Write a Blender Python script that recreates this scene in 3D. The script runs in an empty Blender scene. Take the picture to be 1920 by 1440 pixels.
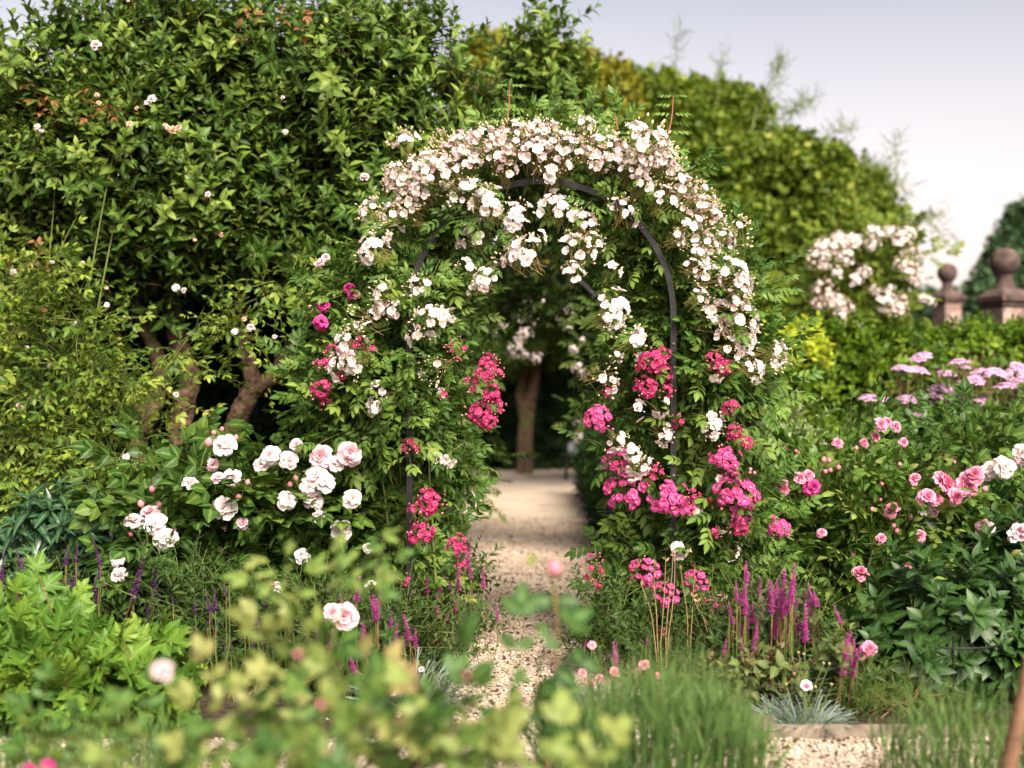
import bpy, math
import numpy as np
from mathutils import Vector, Matrix

# ------------------------------------------------------------------ camera, sky, sun
S = bpy.context.scene
COL = S.collection
cam_d = bpy.data.cameras.new("camera"); cam = bpy.data.objects.new("camera", cam_d); COL.objects.link(cam)
cam.location = (0, 0, 1.35); cam.rotation_euler = (math.radians(90), 0, 0)
cam_d.sensor_width = 36; cam_d.lens = 45; cam_d.shift_y = 20/1920
cam_d.clip_start = 0.05; cam_d.clip_end = 2000
cam_d.dof.use_dof = True; cam_d.dof.focus_distance = 6.35; cam_d.dof.aperture_fstop = 1.15
S.camera = cam
W = bpy.data.worlds.new("World"); S.world = W; W.use_nodes = True
SUN_EL, SUN_AZ = math.radians(42), math.radians(158)      # azimuth clockwise from +Y: behind the camera, to the right
nt = W.node_tree; nt.nodes.clear()
out = nt.nodes.new("ShaderNodeOutputWorld"); bg = nt.nodes.new("ShaderNodeBackground")
sky = nt.nodes.new("ShaderNodeTexSky"); sky.sky_type = 'NISHITA'; sky.sun_disc = False
sky.sun_elevation = SUN_EL; sky.sun_rotation = SUN_AZ; sky.air_density = 1.0; sky.dust_density = 2.5; sky.ozone_density = 1.0
hs = nt.nodes.new("ShaderNodeHueSaturation"); hs.inputs["Saturation"].default_value = 0.22
tc = nt.nodes.new("ShaderNodeTexCoord"); sx = nt.nodes.new("ShaderNodeSeparateXYZ")
rp = nt.nodes.new("ShaderNodeValToRGB")
for i, (ps, cl) in enumerate([(0, (1.55, 1.18, 1.07)), (.14, (1.20, 1.03, .975)), (.32, (.715, .735, .79)), (.55, (.52, .53, .56))]):
    e = rp.color_ramp.elements[i] if i < 2 else rp.color_ramp.elements.new(ps)
    e.position = ps; e.color = (*cl, 1)
mx = nt.nodes.new("ShaderNodeMix"); mx.data_type = 'RGBA'; mx.blend_type = 'MULTIPLY'; mx.inputs[0].default_value = 1
nt.links.new(tc.outputs["Generated"], sx.inputs[0]); nt.links.new(sx.outputs["Z"], rp.inputs[0])
nt.links.new(sky.outputs[0], hs.inputs["Color"]); nt.links.new(hs.outputs[0], mx.inputs[6]); nt.links.new(rp.outputs[0], mx.inputs[7])
nt.links.new(mx.outputs[2], bg.inputs[0]); bg.inputs[1].default_value = 0.075
nt.links.new(bg.outputs[0], out.inputs[0])
sun_d = bpy.data.lights.new("sun", 'SUN'); sun = bpy.data.objects.new("sun", sun_d); COL.objects.link(sun)
sun_d.energy = 3.9; sun_d.angle = math.radians(32); sun_d.color = (1.0, .90, .74)
sd = Vector((math.sin(SUN_AZ)*math.cos(SUN_EL), math.cos(SUN_AZ)*math.cos(SUN_EL), math.sin(SUN_EL)))
sun.rotation_euler = sd.to_track_quat('Z', 'Y').to_euler()
S.view_settings.view_transform = 'Standard'; S.view_settings.look = 'None'
S.view_settings.exposure = 1.55; S.view_settings.gamma = 1
S.cycles.max_bounces = 6; S.cycles.diffuse_bounces = 3; S.cycles.glossy_bounces = 2; S.cycles.transmission_bounces = 4
S.cycles.transparent_max_bounces = 4; S.cycles.use_denoising = True; S.cycles.sample_clamp_indirect = 6
try: S.cycles.denoiser = 'OPENIMAGEDENOISE'
except Exception: pass

R = np.random.default_rng(11)
F = 2400.0
def P(px, py, d): return np.array([(px-960)/F*d, d, 1.35-(py-740)/F*d])
def PX(px, d): return (px-960)/F*d

# ------------------------------------------------------------------ materials
MATS, MID = [], {}
def newmat(name):
    m = bpy.data.materials.new(name); m.use_nodes = True; MID[name] = len(MATS); MATS.append(m); m.node_tree.nodes.clear(); return m
def ramp(n, stops):
    r = n.new("ShaderNodeValToRGB"); e = r.color_ramp.elements
    while len(e) > 1: e.remove(e[-1])
    e[0].position = stops[0][0]; e[0].color = (*stops[0][1], 1)
    for p, c in stops[1:]:
        x = e.new(p); x.color = (*c, 1)
    return r
def leafmat(name, stops, trans=.22, rough=.45, vein=.35, spec=.16, tint=(1.25, 1.3, .55)):
    m = newmat(name); n = m.node_tree.nodes; l = m.node_tree.links
    a = n.new("ShaderNodeAttribute"); a.attribute_name = 'var'
    r = ramp(n, stops); l.new(a.outputs["Fac"], r.inputs[0]); c = r.outputs[0]
    if vein:
        b = n.new("ShaderNodeAttribute"); b.attribute_name = 'av'
        mr = n.new("ShaderNodeMapRange"); mr.inputs[1].default_value = 0; mr.inputs[2].default_value = .35; mr.inputs[3].default_value = vein; mr.inputs[4].default_value = 0
        l.new(b.outputs["Fac"], mr.inputs[0])
        k = n.new("ShaderNodeMix"); k.data_type = 'RGBA'; l.new(mr.outputs[0], k.inputs[0]); l.new(c, k.inputs[6]); k.inputs[7].default_value = (.30, .40, .12, 1); c = k.outputs[2]
    tx = n.new("ShaderNodeTexCoord"); nz = n.new("ShaderNodeTexNoise"); nz.inputs["Scale"].default_value = 35; nz.inputs["Detail"].default_value = 2
    l.new(tx.outputs["Object"], nz.inputs["Vector"])
    hv = n.new("ShaderNodeHueSaturation"); m2 = n.new("ShaderNodeMapRange"); m2.inputs[3].default_value = .7; m2.inputs[4].default_value = 1.3
    l.new(nz.outputs["Fac"], m2.inputs[0]); l.new(m2.outputs[0], hv.inputs["Value"]); l.new(c, hv.inputs["Color"]); c = hv.outputs[0]
    p = n.new("ShaderNodeBsdfPrincipled"); p.inputs["Roughness"].default_value = rough; p.inputs["Specular IOR Level"].default_value = spec
    l.new(c, p.inputs["Base Color"])
    t = n.new("ShaderNodeBsdfTranslucent"); tm = n.new("ShaderNodeMix"); tm.data_type = 'RGBA'; tm.blend_type = 'MULTIPLY'; tm.inputs[0].default_value = 1
    l.new(c, tm.inputs[6]); tm.inputs[7].default_value = (*tint, 1); l.new(tm.outputs[2], t.inputs[0])
    s = n.new("ShaderNodeMixShader"); s.inputs[0].default_value = trans
    o = n.new("ShaderNodeOutputMaterial"); l.new(p.outputs[0], s.inputs[1]); l.new(t.outputs[0], s.inputs[2]); l.new(s.outputs[0], o.inputs[0])
    return name
def petalmat(name, base, tip, trans=.3, alt=None, rough=.6):
    """base: colour at the foot of the petal, tip: colour at its rim; alt: other rim colour some petals have"""
    m = newmat(name); n = m.node_tree.nodes; l = m.node_tree.links
    a = n.new("ShaderNodeAttribute"); a.attribute_name = 'av'; b = n.new("ShaderNodeAttribute"); b.attribute_name = 'var'
    k0 = n.new("ShaderNodeMix"); k0.data_type = 'RGBA'; l.new(b.outputs["Fac"], k0.inputs[0]); k0.inputs[6].default_value = (*tip, 1); k0.inputs[7].default_value = (*(alt or tip), 1)
    mr = n.new("ShaderNodeMapRange"); mr.inputs[1].default_value = .15; mr.inputs[2].default_value = .75; l.new(a.outputs["Fac"], mr.inputs[0])
    k = n.new("ShaderNodeMix"); k.data_type = 'RGBA'; l.new(mr.outputs[0], k.inputs[0]); k.inputs[6].default_value = (*base, 1); l.new(k0.outputs[2], k.inputs[7])
    p = n.new("ShaderNodeBsdfPrincipled"); p.inputs["Roughness"].default_value = rough; p.inputs["Specular IOR Level"].default_value = .2; l.new(k.outputs[2], p.inputs["Base Color"])
    t = n.new("ShaderNodeBsdfTranslucent"); l.new(k.outputs[2], t.inputs[0])
    s = n.new("ShaderNodeMixShader"); s.inputs[0].default_value = trans
    o = n.new("ShaderNodeOutputMaterial"); l.new(p.outputs[0], s.inputs[1]); l.new(t.outputs[0], s.inputs[2]); l.new(s.outputs[0], o.inputs[0])
    return name
def solid(name, c1, c2, scale=20, rough=.8, bump=0., spec=.3, detail=6, stops=(.35, .65), extra=None):
    m = newmat(name); n = m.node_tree.nodes; l = m.node_tree.links
    tx = n.new("ShaderNodeTexCoord"); nz = n.new("ShaderNodeTexNoise"); nz.inputs["Scale"].default_value = scale; nz.inputs["Detail"].default_value = detail
    l.new(tx.outputs["Object"], nz.inputs["Vector"])
    r = ramp(n, [(stops[0], c1), (stops[1], c2)]); l.new(nz.outputs["Fac"], r.inputs[0]); c = r.outputs[0]
    if extra:
        n2 = n.new("ShaderNodeTexNoise"); n2.inputs["Scale"].default_value = extra[0]; n2.inputs["Detail"].default_value = 5; l.new(tx.outputs["Object"], n2.inputs["Vector"])
        r2 = ramp(n, [(extra[2], (0, 0, 0)), (extra[3], (1, 1, 1))]); l.new(n2.outputs["Fac"], r2.inputs[0])
        k = n.new("ShaderNodeMix"); k.data_type = 'RGBA'; l.new(r2.outputs[0], k.inputs[0]); l.new(c, k.inputs[6]); k.inputs[7].default_value = (*extra[1], 1); c = k.outputs[2]
    p = n.new("ShaderNodeBsdfPrincipled"); p.inputs["Roughness"].default_value = rough; p.inputs["Specular IOR Level"].default_value = spec; l.new(c, p.inputs["Base Color"])
    if bump:
        bp = n.new("ShaderNodeBump"); bp.inputs["Strength"].default_value = 1; bp.inputs["Distance"].default_value = bump
        l.new(nz.outputs["Fac"], bp.inputs["Height"]); l.new(bp.outputs[0], p.inputs["Normal"])
    o = n.new("ShaderNodeOutputMaterial"); l.new(p.outputs[0], o.inputs[0])
    return name

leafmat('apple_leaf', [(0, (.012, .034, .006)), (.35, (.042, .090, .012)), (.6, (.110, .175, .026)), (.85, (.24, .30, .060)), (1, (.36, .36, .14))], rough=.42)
leafmat('climber_leaf', [(0, (.016, .042, .006)), (.4, (.070, .130, .016)), (.8, (.26, .31, .045)), (1, (.36, .25, .07))], rough=.4)
leafmat('rambler_leaf', [(0, (.012, .040, .007)), (.45, (.048, .110, .017)), (.85, (.145, .220, .040)), (1, (.28, .24, .04))], rough=.42)
leafmat('shrub_leaf', [(0, (.010, .034, .007)), (.5, (.036, .085, .014)), (1, (.125, .200, .030))], rough=.42)
leafmat('pink_shrub_leaf', [(0, (.018, .056, .010)), (.5, (.075, .155, .026)), (.85, (.21, .27, .06)), (1, (.32, .22, .09))], rough=.4)
leafmat('front_leaf', [(0, (.010, .050, .014)), (.35, (.045, .105, .020)), (.65, (.13, .19, .04)), (.88, (.22, .23, .07)), (1, (.34, .17, .12))], rough=.45)
leafmat('lime_leaf', [(0, (.016, .056, .008)), (.5, (.062, .142, .016)), (.85, (.15, .24, .03)), (1, (.20, .16, .06))], rough=.4, vein=.2)
leafmat('peony_leaf', [(0, (.012, .040, .010)), (.6, (.030, .075, .016)), (1, (.075, .140, .030))], rough=.42, spec=.35, vein=.14)
leafmat('blue_leaf', [(0, (.018, .060, .030)), (1, (.055, .125, .060))], rough=.3, spec=.5)
leafmat('yew_leaf', [(0, (.018, .050, .004)), (.5, (.085, .155, .010)), (1, (.26, .33, .024))], vein=0, rough=.5)
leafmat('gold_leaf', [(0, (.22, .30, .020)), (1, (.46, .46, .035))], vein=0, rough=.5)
leafmat('dark_leaf', [(0, (.007, .020, .005)), (1, (.020, .050, .010))], vein=0, rough=.6, trans=.15)  # leaf green taken near black; puts shade into the colour behind the apple trunks
leafmat('box_leaf', [(0, (.012, .035, .008)), (1, (.035, .080, .014))], vein=0, rough=.5, trans=.2)
leafmat('tree_leaf', [(0, (.032, .068, .006)), (.6, (.115, .165, .016)), (1, (.26, .28, .050))], vein=0, rough=.55)
leafmat('olive_leaf', [(0, (.055, .070, .006)), (.6, (.17, .17, .014)), (1, (.30, .26, .035))], vein=0, rough=.55)
leafmat('far_leaf', [(0, (.030, .070, .030)), (1, (.075, .125, .055))], vein=0, rough=.6)
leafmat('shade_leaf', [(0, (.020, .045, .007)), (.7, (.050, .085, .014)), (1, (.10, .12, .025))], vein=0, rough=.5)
leafmat('lavender_leaf', [(0, (.045, .095, .022)), (.6, (.120, .200, .055)), (1, (.26, .33, .13))], vein=0, rough=.6)
leafmat('teal_leaf', [(0, (.055, .150, .070)), (1, (.150, .270, .120))], vein=0, rough=.6)
leafmat('silver_leaf', [(0, (.13, .18, .15)), (1, (.30, .36, .32))], vein=0, rough=.7)
leafmat('salvia_leaf', [(0, (.012, .034, .008)), (.7, (.042, .082, .018)), (1, (.11, .15, .045))], vein=.2, rough=.5)
leafmat('pale_leaf', [(0, (.12, .18, .06)), (1, (.32, .36, .17))], vein=.2, rough=.5)
leafmat('rosemary_leaf', [(0, (.055, .110, .018)), (1, (.130, .190, .040))], vein=0, rough=.5)
leafmat('plum_leaf', [(0, (.060, .080, .030)), (.5, (.10, .14, .04)), (1, (.16, .07, .06))], vein=.2, rough=.5)
leafmat('red_leaf', [(0, (.16, .035, .020)), (1, (.26, .16, .06))], vein=0, rough=.4)
leafmat('sepal', [(0, (.14, .22, .05)), (.6, (.27, .32, .10)), (1, (.42, .32, .18))], vein=0, rough=.5)
leafmat('stalk', [(0, (.14, .16, .035)), (.6, (.26, .21, .07)), (1, (.34, .20, .10))], vein=0, rough=.5, trans=.1)
leafmat('fuzz', [(0, (.20, .15, .08)), (1, (.34, .25, .16))], vein=0, rough=.8)
leafmat('dry_stalk', [(0, (.22, .13, .06)), (1, (.42, .30, .16))], vein=0, rough=.7, trans=.05)
leafmat('brown_seed', [(0, (.15, .065, .035)), (1, (.26, .12, .07))], vein=0, rough=.7)
petalmat('white_petal', (.80, .70, .60), (.83, .77, .78), alt=(.85, .68, .70))
petalmat('blush_petal', (.86, .66, .66), (.87, .74, .76), alt=(.84, .54, .57))
petalmat('rose_white', (.82, .62, .62), (.88, .83, .81), alt=(.87, .74, .75), trans=.42)
petalmat('rose_pale', (.82, .36, .46), (.87, .66, .70), alt=(.86, .54, .61), trans=.35)
petalmat('rose_pink', (.78, .16, .30), (.84, .38, .52), alt=(.80, .24, .40), trans=.35)
petalmat('rose_magenta', (.55, .03, .18), (.54, .020, .20), alt=(.62, .10, .34), trans=.25)
petalmat('crimson_petal', (.80, .40, .48), (.37, .006, .070), alt=(.44, .022, .15), trans=.2)
petalmat('cerise_petal', (.88, .55, .64), (.50, .018, .15), alt=(.60, .085, .31), trans=.2)
petalmat('bud_pink', (.30, .24, .08), (.72, .10, .22), alt=(.74, .30, .36), trans=.15)
petalmat('bud_cream', (.36, .34, .12), (.84, .58, .54), alt=(.62, .58, .28), trans=.2)
petalmat('lilac_petal', (.62, .32, .56), (.70, .38, .62), alt=(.76, .50, .70), trans=.3)
petalmat('purple_petal', (.14, .040, .22), (.22, .060, .34), alt=(.32, .11, .38), trans=.2)
petalmat('orchid_petal', (.56, .09, .40), (.58, .10, .42), alt=(.62, .18, .46), trans=.25)
petalmat('dianthus_petal', (.70, .10, .26), (.82, .40, .46), alt=(.80, .30, .40), trans=.3)
petalmat('dianthus_white', (.66, .05, .16), (.88, .78, .78), trans=.3)
petalmat('peach_petal', (.70, .34, .22), (.78, .56, .44), alt=(.70, .38, .26), trans=.3)
petalmat('stamen', (.75, .52, .12), (.80, .58, .20))
solid('bark', (.050, .028, .018), (.20, .115, .078), 16, .95, .05, extra=(6, (.10, .11, .025), .50, .62))
solid('stem_green', (.09, .13, .03), (.18, .20, .05), 30, .6)
solid('stem_brown', (.13, .065, .04), (.24, .13, .07), 30, .7)
solid('stem_red', (.22, .06, .05), (.32, .11, .08), 30, .6)
solid('black_metal', (.007, .006, .007), (.014, .012, .013), 60, .5, .0006, spec=.35)
solid('bolt_metal', (.05, .045, .045), (.09, .085, .085), 90, .35, spec=.6)
solid('soil', (.018, .011, .008), (.060, .038, .027), 26, .95, .02)
solid('gravel', (.33, .25, .19), (.60, .48, .385), 60, .9, .012, extra=(2.1, (.22, .15, .10), .56, .70))
solid('pebble', (.30, .225, .175), (.66, .545, .455), 9, .85)
solid('crumb', (.030, .018, .012), (.10, .06, .035), 40, .9)
solid('stone', (.20, .125, .105), (.40, .27, .235), 5, .9, .01, extra=(14, (.10, .075, .07), .52, .66))
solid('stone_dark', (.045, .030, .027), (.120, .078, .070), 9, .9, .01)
solid('board', (.12, .095, .07), (.26, .21, .165), 14, .85, .004)
solid('white_glaze', (.78, .78, .80), (.84, .84, .86), 10, .35)
solid('dark_wood', (.030, .020, .015), (.06, .04, .03), 18, .6)

# ------------------------------------------------------------------ mesh building
def nrm(v):
    v = np.asarray(v, float); return v/np.maximum(np.linalg.norm(v, axis=-1, keepdims=True), 1e-9)
class Tp: pass
class MB:
    def __init__(s): s.V=[]; s.Q=[]; s.T=[]; s.QM=[]; s.TM=[]; s.A=[]; s.B=[]; s.n=0
    def raw(s, v, q=None, t=None, mat=None, qm=None, tm=None, var=.5, av=.5):
        v = np.asarray(v, float).reshape(-1, 3); k = len(v)
        if q is not None and len(q):
            q = np.asarray(q, np.int64).reshape(-1, 4); s.Q.append(q+s.n); s.QM.append(np.full(len(q), MID[mat]) if qm is None else qm)
        if t is not None and len(t):
            t = np.asarray(t, np.int64).reshape(-1, 3); s.T.append(t+s.n); s.TM.append(np.full(len(t), MID[mat]) if tm is None else tm)
        s.V.append(v); s.A.append(np.broadcast_to(np.asarray(var, float), (k,))); s.B.append(np.broadcast_to(np.asarray(av, float), (k,))); s.n += k
    def tmpl(s):
        o = Tp(); o.v = np.concatenate(s.V); o.var = np.concatenate(s.A); o.av = np.concatenate(s.B)
        o.q = np.concatenate(s.Q) if s.Q else np.zeros((0, 4), np.int64); o.qm = np.concatenate(s.QM) if s.Q else np.zeros(0, np.int64)
        o.t = np.concatenate(s.T) if s.T else np.zeros((0, 3), np.int64); o.tm = np.concatenate(s.TM) if s.T else np.zeros(0, np.int64)
        return o
    def add(s, tp, pos, T, N, scale=1., var=None, mix=.5):
        pos = np.atleast_2d(np.asarray(pos, float)); n = len(pos)
        if n == 0: return
        T = nrm(np.broadcast_to(T, (n, 3))); N = np.broadcast_to(np.asarray(N, float), (n, 3)) + 1e-4*np.array([.3, .7, .2])
        N = nrm(N - (N*T).sum(1, keepdims=True)*T); Bx = np.cross(T, N)
        sc = np.asarray(scale, float); sc = np.broadcast_to(sc if sc.ndim else sc[None], (n,))[:, None, None]
        v = tp.v[None]; V = pos[:, None]+sc*(v[..., 0:1]*Bx[:, None]+v[..., 1:2]*T[:, None]+v[..., 2:3]*N[:, None])
        k = len(tp.v); off = (np.arange(n)*k)[:, None, None]
        var = R.random(n) if var is None else np.broadcast_to(var, (n,))
        A = (mix*var[:, None]+(1-mix)*tp.var[None]).ravel()
        s.raw(V.reshape(-1, 3), (tp.q[None]+off).reshape(-1, 4), (tp.t[None]+off).reshape(-1, 3), qm=np.tile(tp.qm, n), tm=np.tile(tp.tm, n), var=A, av=np.tile(tp.av, n))
    def addm(s, tps, pos, T, N, scale=1., var=None, mix=.5):
        n = len(pos); pick = R.integers(0, len(tps), n); T = np.broadcast_to(T, (n, 3)); N = np.broadcast_to(N, (n, 3)); sc = np.broadcast_to(scale, (n,))
        for i, tp in enumerate(tps):
            m = pick == i
            s.add(tp, pos[m], T[m], N[m], sc[m], None if var is None else np.broadcast_to(var, (n,))[m], mix)
    def tube(s, pts, rad, mat, sides=5, var=.5, wob=0.):
        p = np.asarray(pts, float); k = len(p); rad = np.broadcast_to(rad, (k,)).astype(float)
        t = nrm(np.gradient(p, axis=0)); ref = np.array([.31, .52, .8]) if abs(t[:, 2]).mean() < .8 else np.array([.9, .4, .1])
        a = nrm(np.cross(t, ref)); b = np.cross(t, a); th = np.arange(sides)*2*math.pi/sides
        rr = rad[:, None]*(1+wob*(R.random((k, sides))-.5))
        V = p[:, None]+rr[..., None]*(np.cos(th)[None, :, None]*a[:, None]+np.sin(th)[None, :, None]*b[:, None])
        i = np.arange(k-1)[:, None]*sides; j = np.arange(sides)[None]; j2 = (j+1) % sides
        s.raw(V.reshape(-1, 3), np.stack([i+j, i+j2, i+sides+j2, i+sides+j], -1).reshape(-1, 4), mat=mat, var=var)
    def box(s, c, h, mat, M=None):
        c = np.asarray(c, float); sg = np.array([[x, y, z] for x in (-1, 1) for y in (-1, 1) for z in (-1, 1)])*np.asarray(h, float)
        if M is not None: sg = sg@np.asarray(M).T
        s.raw(c+sg, [[0,1,3,2],[4,6,7,5],[0,4,5,1],[2,3,7,6],[0,2,6,4],[1,5,7,3]], mat=mat)
    def lathe(s, prof, mat, c=(0, 0, 0), sides=24):
        pr = np.asarray(prof, float); th = np.arange(sides)*2*math.pi/sides; k = len(pr)
        V = np.stack([pr[:, :1]*np.cos(th), pr[:, :1]*np.sin(th), np.repeat(pr[:, 1:], sides, 1)], -1)+np.asarray(c, float)
        i = np.arange(k-1)[:, None]*sides; j = np.arange(sides)[None]; j2 = (j+1) % sides
        s.raw(V.reshape(-1, 3), np.stack([i+j, i+j2, i+sides+j2, i+sides+j], -1).reshape(-1, 4), mat=mat)
    def mesh(s, name, smooth=True, origin=(0, 0, 0)):
        o = s.tmpl(); me = bpy.data.meshes.new(name); V = o.v-np.asarray(origin, float)
        me.vertices.add(len(V)); me.vertices.foreach_set('co', V.astype(np.float32).ravel())
        nq, ntr = len(o.q), len(o.t); idx = np.concatenate([o.q.ravel(), o.t.ravel()]).astype(np.int32)
        me.loops.add(len(idx)); me.loops.foreach_set('vertex_index', idx)
        me.polygons.add(nq+ntr); me.polygons.foreach_set('loop_start', np.concatenate([np.arange(nq)*4, nq*4+np.arange(ntr)*3]).astype(np.int32))
        gm = np.concatenate([o.qm, o.tm]).astype(int); u, inv = np.unique(gm, return_inverse=True)
        for g in u: me.materials.append(MATS[g])
        me.polygons.foreach_set('material_index', inv.astype(np.int32).ravel()); me.polygons.foreach_set('use_smooth', np.full(nq+ntr, bool(smooth)))
        for nm, arr in (('var', o.var), ('av', o.av)):
            at = me.attributes.new(nm, 'FLOAT', 'POINT'); at.data.foreach_set('value', np.ascontiguousarray(arr, np.float32))
        me.update(calc_edges=True); return me
    def build(s, name, parent=None, smooth=True):
        org = parent.location if parent is not None else (0, 0, 0)
        if parent is not None and parent.parent is not None: org = parent.location+parent.parent.location
        ob = bpy.data.objects.new(name, s.mesh(name, smooth, org)); COL.objects.link(ob)
        if parent is not None: ob.parent = parent
        return ob
def thing(name, label, cat, loc, group=None):
    o = bpy.data.objects.new(name, None); o.empty_display_size = .1; COL.objects.link(o); o.location = [float(x) for x in loc]
    o['label'] = label; o['category'] = cat
    if group: o['group'] = group
    return o
def tag(o, label, cat, group=None):
    o['label'] = label; o['category'] = cat
    if group: o['group'] = group
    return o
def put(name, mesh, parent, pos, face, scale=1., spin=None, label=None):
    """one part with shared mesh data, its +Z turned to `face`"""
    o = bpy.data.objects.new(name, mesh); COL.objects.link(o); o.parent = parent
    o.location = Vector([float(x) for x in pos])-(parent.location if parent.parent is None else parent.location+parent.parent.location)
    q = Vector([float(x) for x in face]).to_track_quat('Z', 'Y')
    o.rotation_mode = 'QUATERNION'; o.rotation_quaternion = q @ Matrix.Rotation(R.random()*6.283 if spin is None else spin, 3, 'Z').to_quaternion()
    o.scale = (scale,)*3
    if label: o['label'] = label
    return o

# ------------------------------------------------------------------ leaf and flower shapes (grow along +Y, upper side +Z)
def leaf(mat, W=.5, seg=4, fold=.18, droop=.25, peak=.42, base=.06):
    m = MB(); t = np.linspace(0, 1, seg+1); k = math.log(.5)/math.log(peak)
    w = W/2*np.sin(math.pi*np.clip(t, 0, 1)**k)**.85; w[0] = base*W; w[-1] = .015
    z = -droop*t**2
    V = np.stack([np.stack([-w, t, z+fold*w], 1), np.stack([0*t, t, z-0*t], 1), np.stack([w, t, z+fold*w], 1)], 1).reshape(-1, 3)
    q = []
    for i in range(seg):
        a = 3*i; q += [[a, a+1, a+4, a+3], [a+1, a+2, a+5, a+4]]
    m.raw(V, q, mat=mat, av=np.tile([1, 0, 1.], seg+1)); return m.tmpl()
def compound(mat, pairs=3, L=.11, lw=.52, droop=.3, stem='stem_green', seg=3):
    lf = leaf(mat, lw, seg, .15, .25); m = MB(); ll = L*.42
    t = np.linspace(0, 1, 4); m.tube(np.stack([0*t, t*L*.75, -droop*L*(t**2)*.7], 1), .0012, stem, 3)
    pos, T = [], []
    for i in range(pairs):
        u = .30+.62*i/max(pairs-1, 1) if pairs > 1 else .6
        for sgn in (-1, 1):
            pos.append([0, u*L*.75, -droop*L*.7*u*u]); a = math.radians(62-12*i/pairs+R.normal()*7); T.append([sgn*math.sin(a), math.cos(a), -.25+R.normal()*.12])
    pos.append([0, L*.75, -droop*L*.7]); T.append([0, 1, -.45])
    n = len(pos); sc = ll*np.array([.8+.25*(i//2)/max(pairs, 1) for i in range(n-1)]+[1.12])
    m.add(lf, pos, T, np.array([0, 0, 1.])+R.normal(size=(n, 3))*.15, sc, var=R.random(n)*.4+.3, mix=1); return m.tmpl()
def shoot(mat, n=12, L=.26, ll=.075, lw=.5, droop=.35, seg=4, bare=.1, stem='stem_brown', young=True, el=(20, 65)):
    lf = leaf(mat, lw, seg, .22, droop); m = MB(); b = R.normal(size=2)*.04
    f = lambda t: np.stack([b[0]*t**2, t*L, b[1]*t**2], -1)
    m.tube(f(np.linspace(0, 1, 5)), np.linspace(.0028, .001, 5), stem, 3)
    t = bare+(1-bare)*np.linspace(0, 1, n)**.8; ph = np.arange(n)*2.4+R.random()*6; e = np.radians(el[0]+(el[1]-el[0])*t**2+R.normal(size=n)*9)
    T = np.stack([np.cos(e)*np.cos(ph), np.sin(e), np.cos(e)*np.sin(ph)], 1)
    v = .18+.3*R.random(n)+(.38*t**3 if young else 0)
    m.add(lf, f(t), T, [0, 1., 0], ll*(1-.45*t**2)*(.8+.4*R.random(n)), var=v, mix=1); return m.tmpl()
def spray(comp, n=6, L=.34, droop=.25, stem='stem_green', thick=.0026):
    m = MB(); b = R.normal()*.05
    f = lambda t: np.stack([b*t**2, t*L, -droop*L*t**2], -1)
    m.tube(f(np.linspace(0, 1, 6)), np.linspace(thick, thick*.4, 6), stem, 4)
    t = np.linspace(.12, 1, n); sg = np.where(np.arange(n) % 2, 1, -1); a = np.radians(58+R.normal(size=n)*14); a[-1] *= .2
    T = np.stack([sg*np.sin(a), np.cos(a), .15+R.normal(size=n)*.22], 1)
    for i in range(n):
        m.add(comp[R.integers(len(comp))], f(t[i:i+1]), T[i], np.array([0, 0, 1.])+R.normal(size=3)*.25, 1-.3*t[i]+.15*R.random(), var=R.random(), mix=.5)
    return m.tmpl()
def lobed(mat):
    m = MB(); lobes = [(-98, .50), (-52, .78), (0, 1.0), (52, .78), (98, .50)]; pts = []
    for i, (a, r) in enumerate(lobes):
        for k, (da, rr) in enumerate([(-15, .70), (-9, .84), (-7, .78), (0, 1.0), (7, .78), (9, .84), (15, .70)]):
            an = math.radians(a+da*(1 if r > .6 else .9)); pts.append((r*rr*math.sin(an), .22+r*rr*math.cos(an)*.8, -.18*(r*rr)**2+(.05 if abs(da) > 8 else 0), abs(da)/15))
        if i < 4:
            an = math.radians((a+lobes[i+1][0])/2); pts.append((.46*math.sin(an), .22+.46*math.cos(an)*.8, .03, 1))
    V = [(0, 0, 0)]+[p[:3] for p in pts]+[(0, .22, 0)]; k = len(pts)
    m.raw(V, t=[[k+1, i+1, i] for i in range(1, k)]+[[k+1, 1, 0], [k+1, 0, k]], mat=mat, av=[0]+[p[3] for p in pts]+[0]); return m.tmpl()
def petal(mat, W=.8, nu=4, nv=4, cup=.25, curl=-.15, notch=.06, ruff=.03):
    m = MB(); u = np.linspace(-1, 1, nu); v = np.linspace(0, 1, nv); U, Vv = np.meshgrid(u, v)
    w = W/2*(.28+.72*np.sin(np.clip(Vv*.62+.02, 0, 1)*math.pi)**.8)
    x = U*w; y = Vv*(1-.22*U**2*Vv)-notch*(1-abs(U))*(Vv**4); z = cup*(U**2*w*1.3+Vv**2*.35)+curl*Vv**4+ruff*np.sin(U*5+Vv*3)*Vv
    q = [[j*nu+i, j*nu+i+1, (j+1)*nu+i+1, (j+1)*nu+i] for j in range(nv-1) for i in range(nu-1)]
    m.raw(np.stack([x, y, z], -1).reshape(-1, 3), q, mat=mat, av=Vv.ravel()); return m.tmpl()
def ring(m, pt, n, r, el, jit=.12, off=0., var=None, c=(0, 0, 0), z0=0.):
    ph = np.arange(n)*2*math.pi/n+off+R.normal(size=n)*jit; e = np.radians(el)+R.normal(size=n)*jit
    rad = np.stack([np.cos(ph), np.sin(ph), 0*ph], 1); T = rad*np.cos(e)[:, None]+np.array([0, 0, 1])*np.sin(e)[:, None]
    N = -rad*np.sin(e)[:, None]+np.array([0, 0, 1])*np.cos(e)[:, None]
    m.add(pt, np.asarray(c)+np.array([0, 0, z0])+rad*r*.06, T, N, r*(1+R.normal(size=n)*.08), var=R.random(n) if var is None else np.clip(var+R.normal(size=n)*.15, 0, 1), mix=1)
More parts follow.
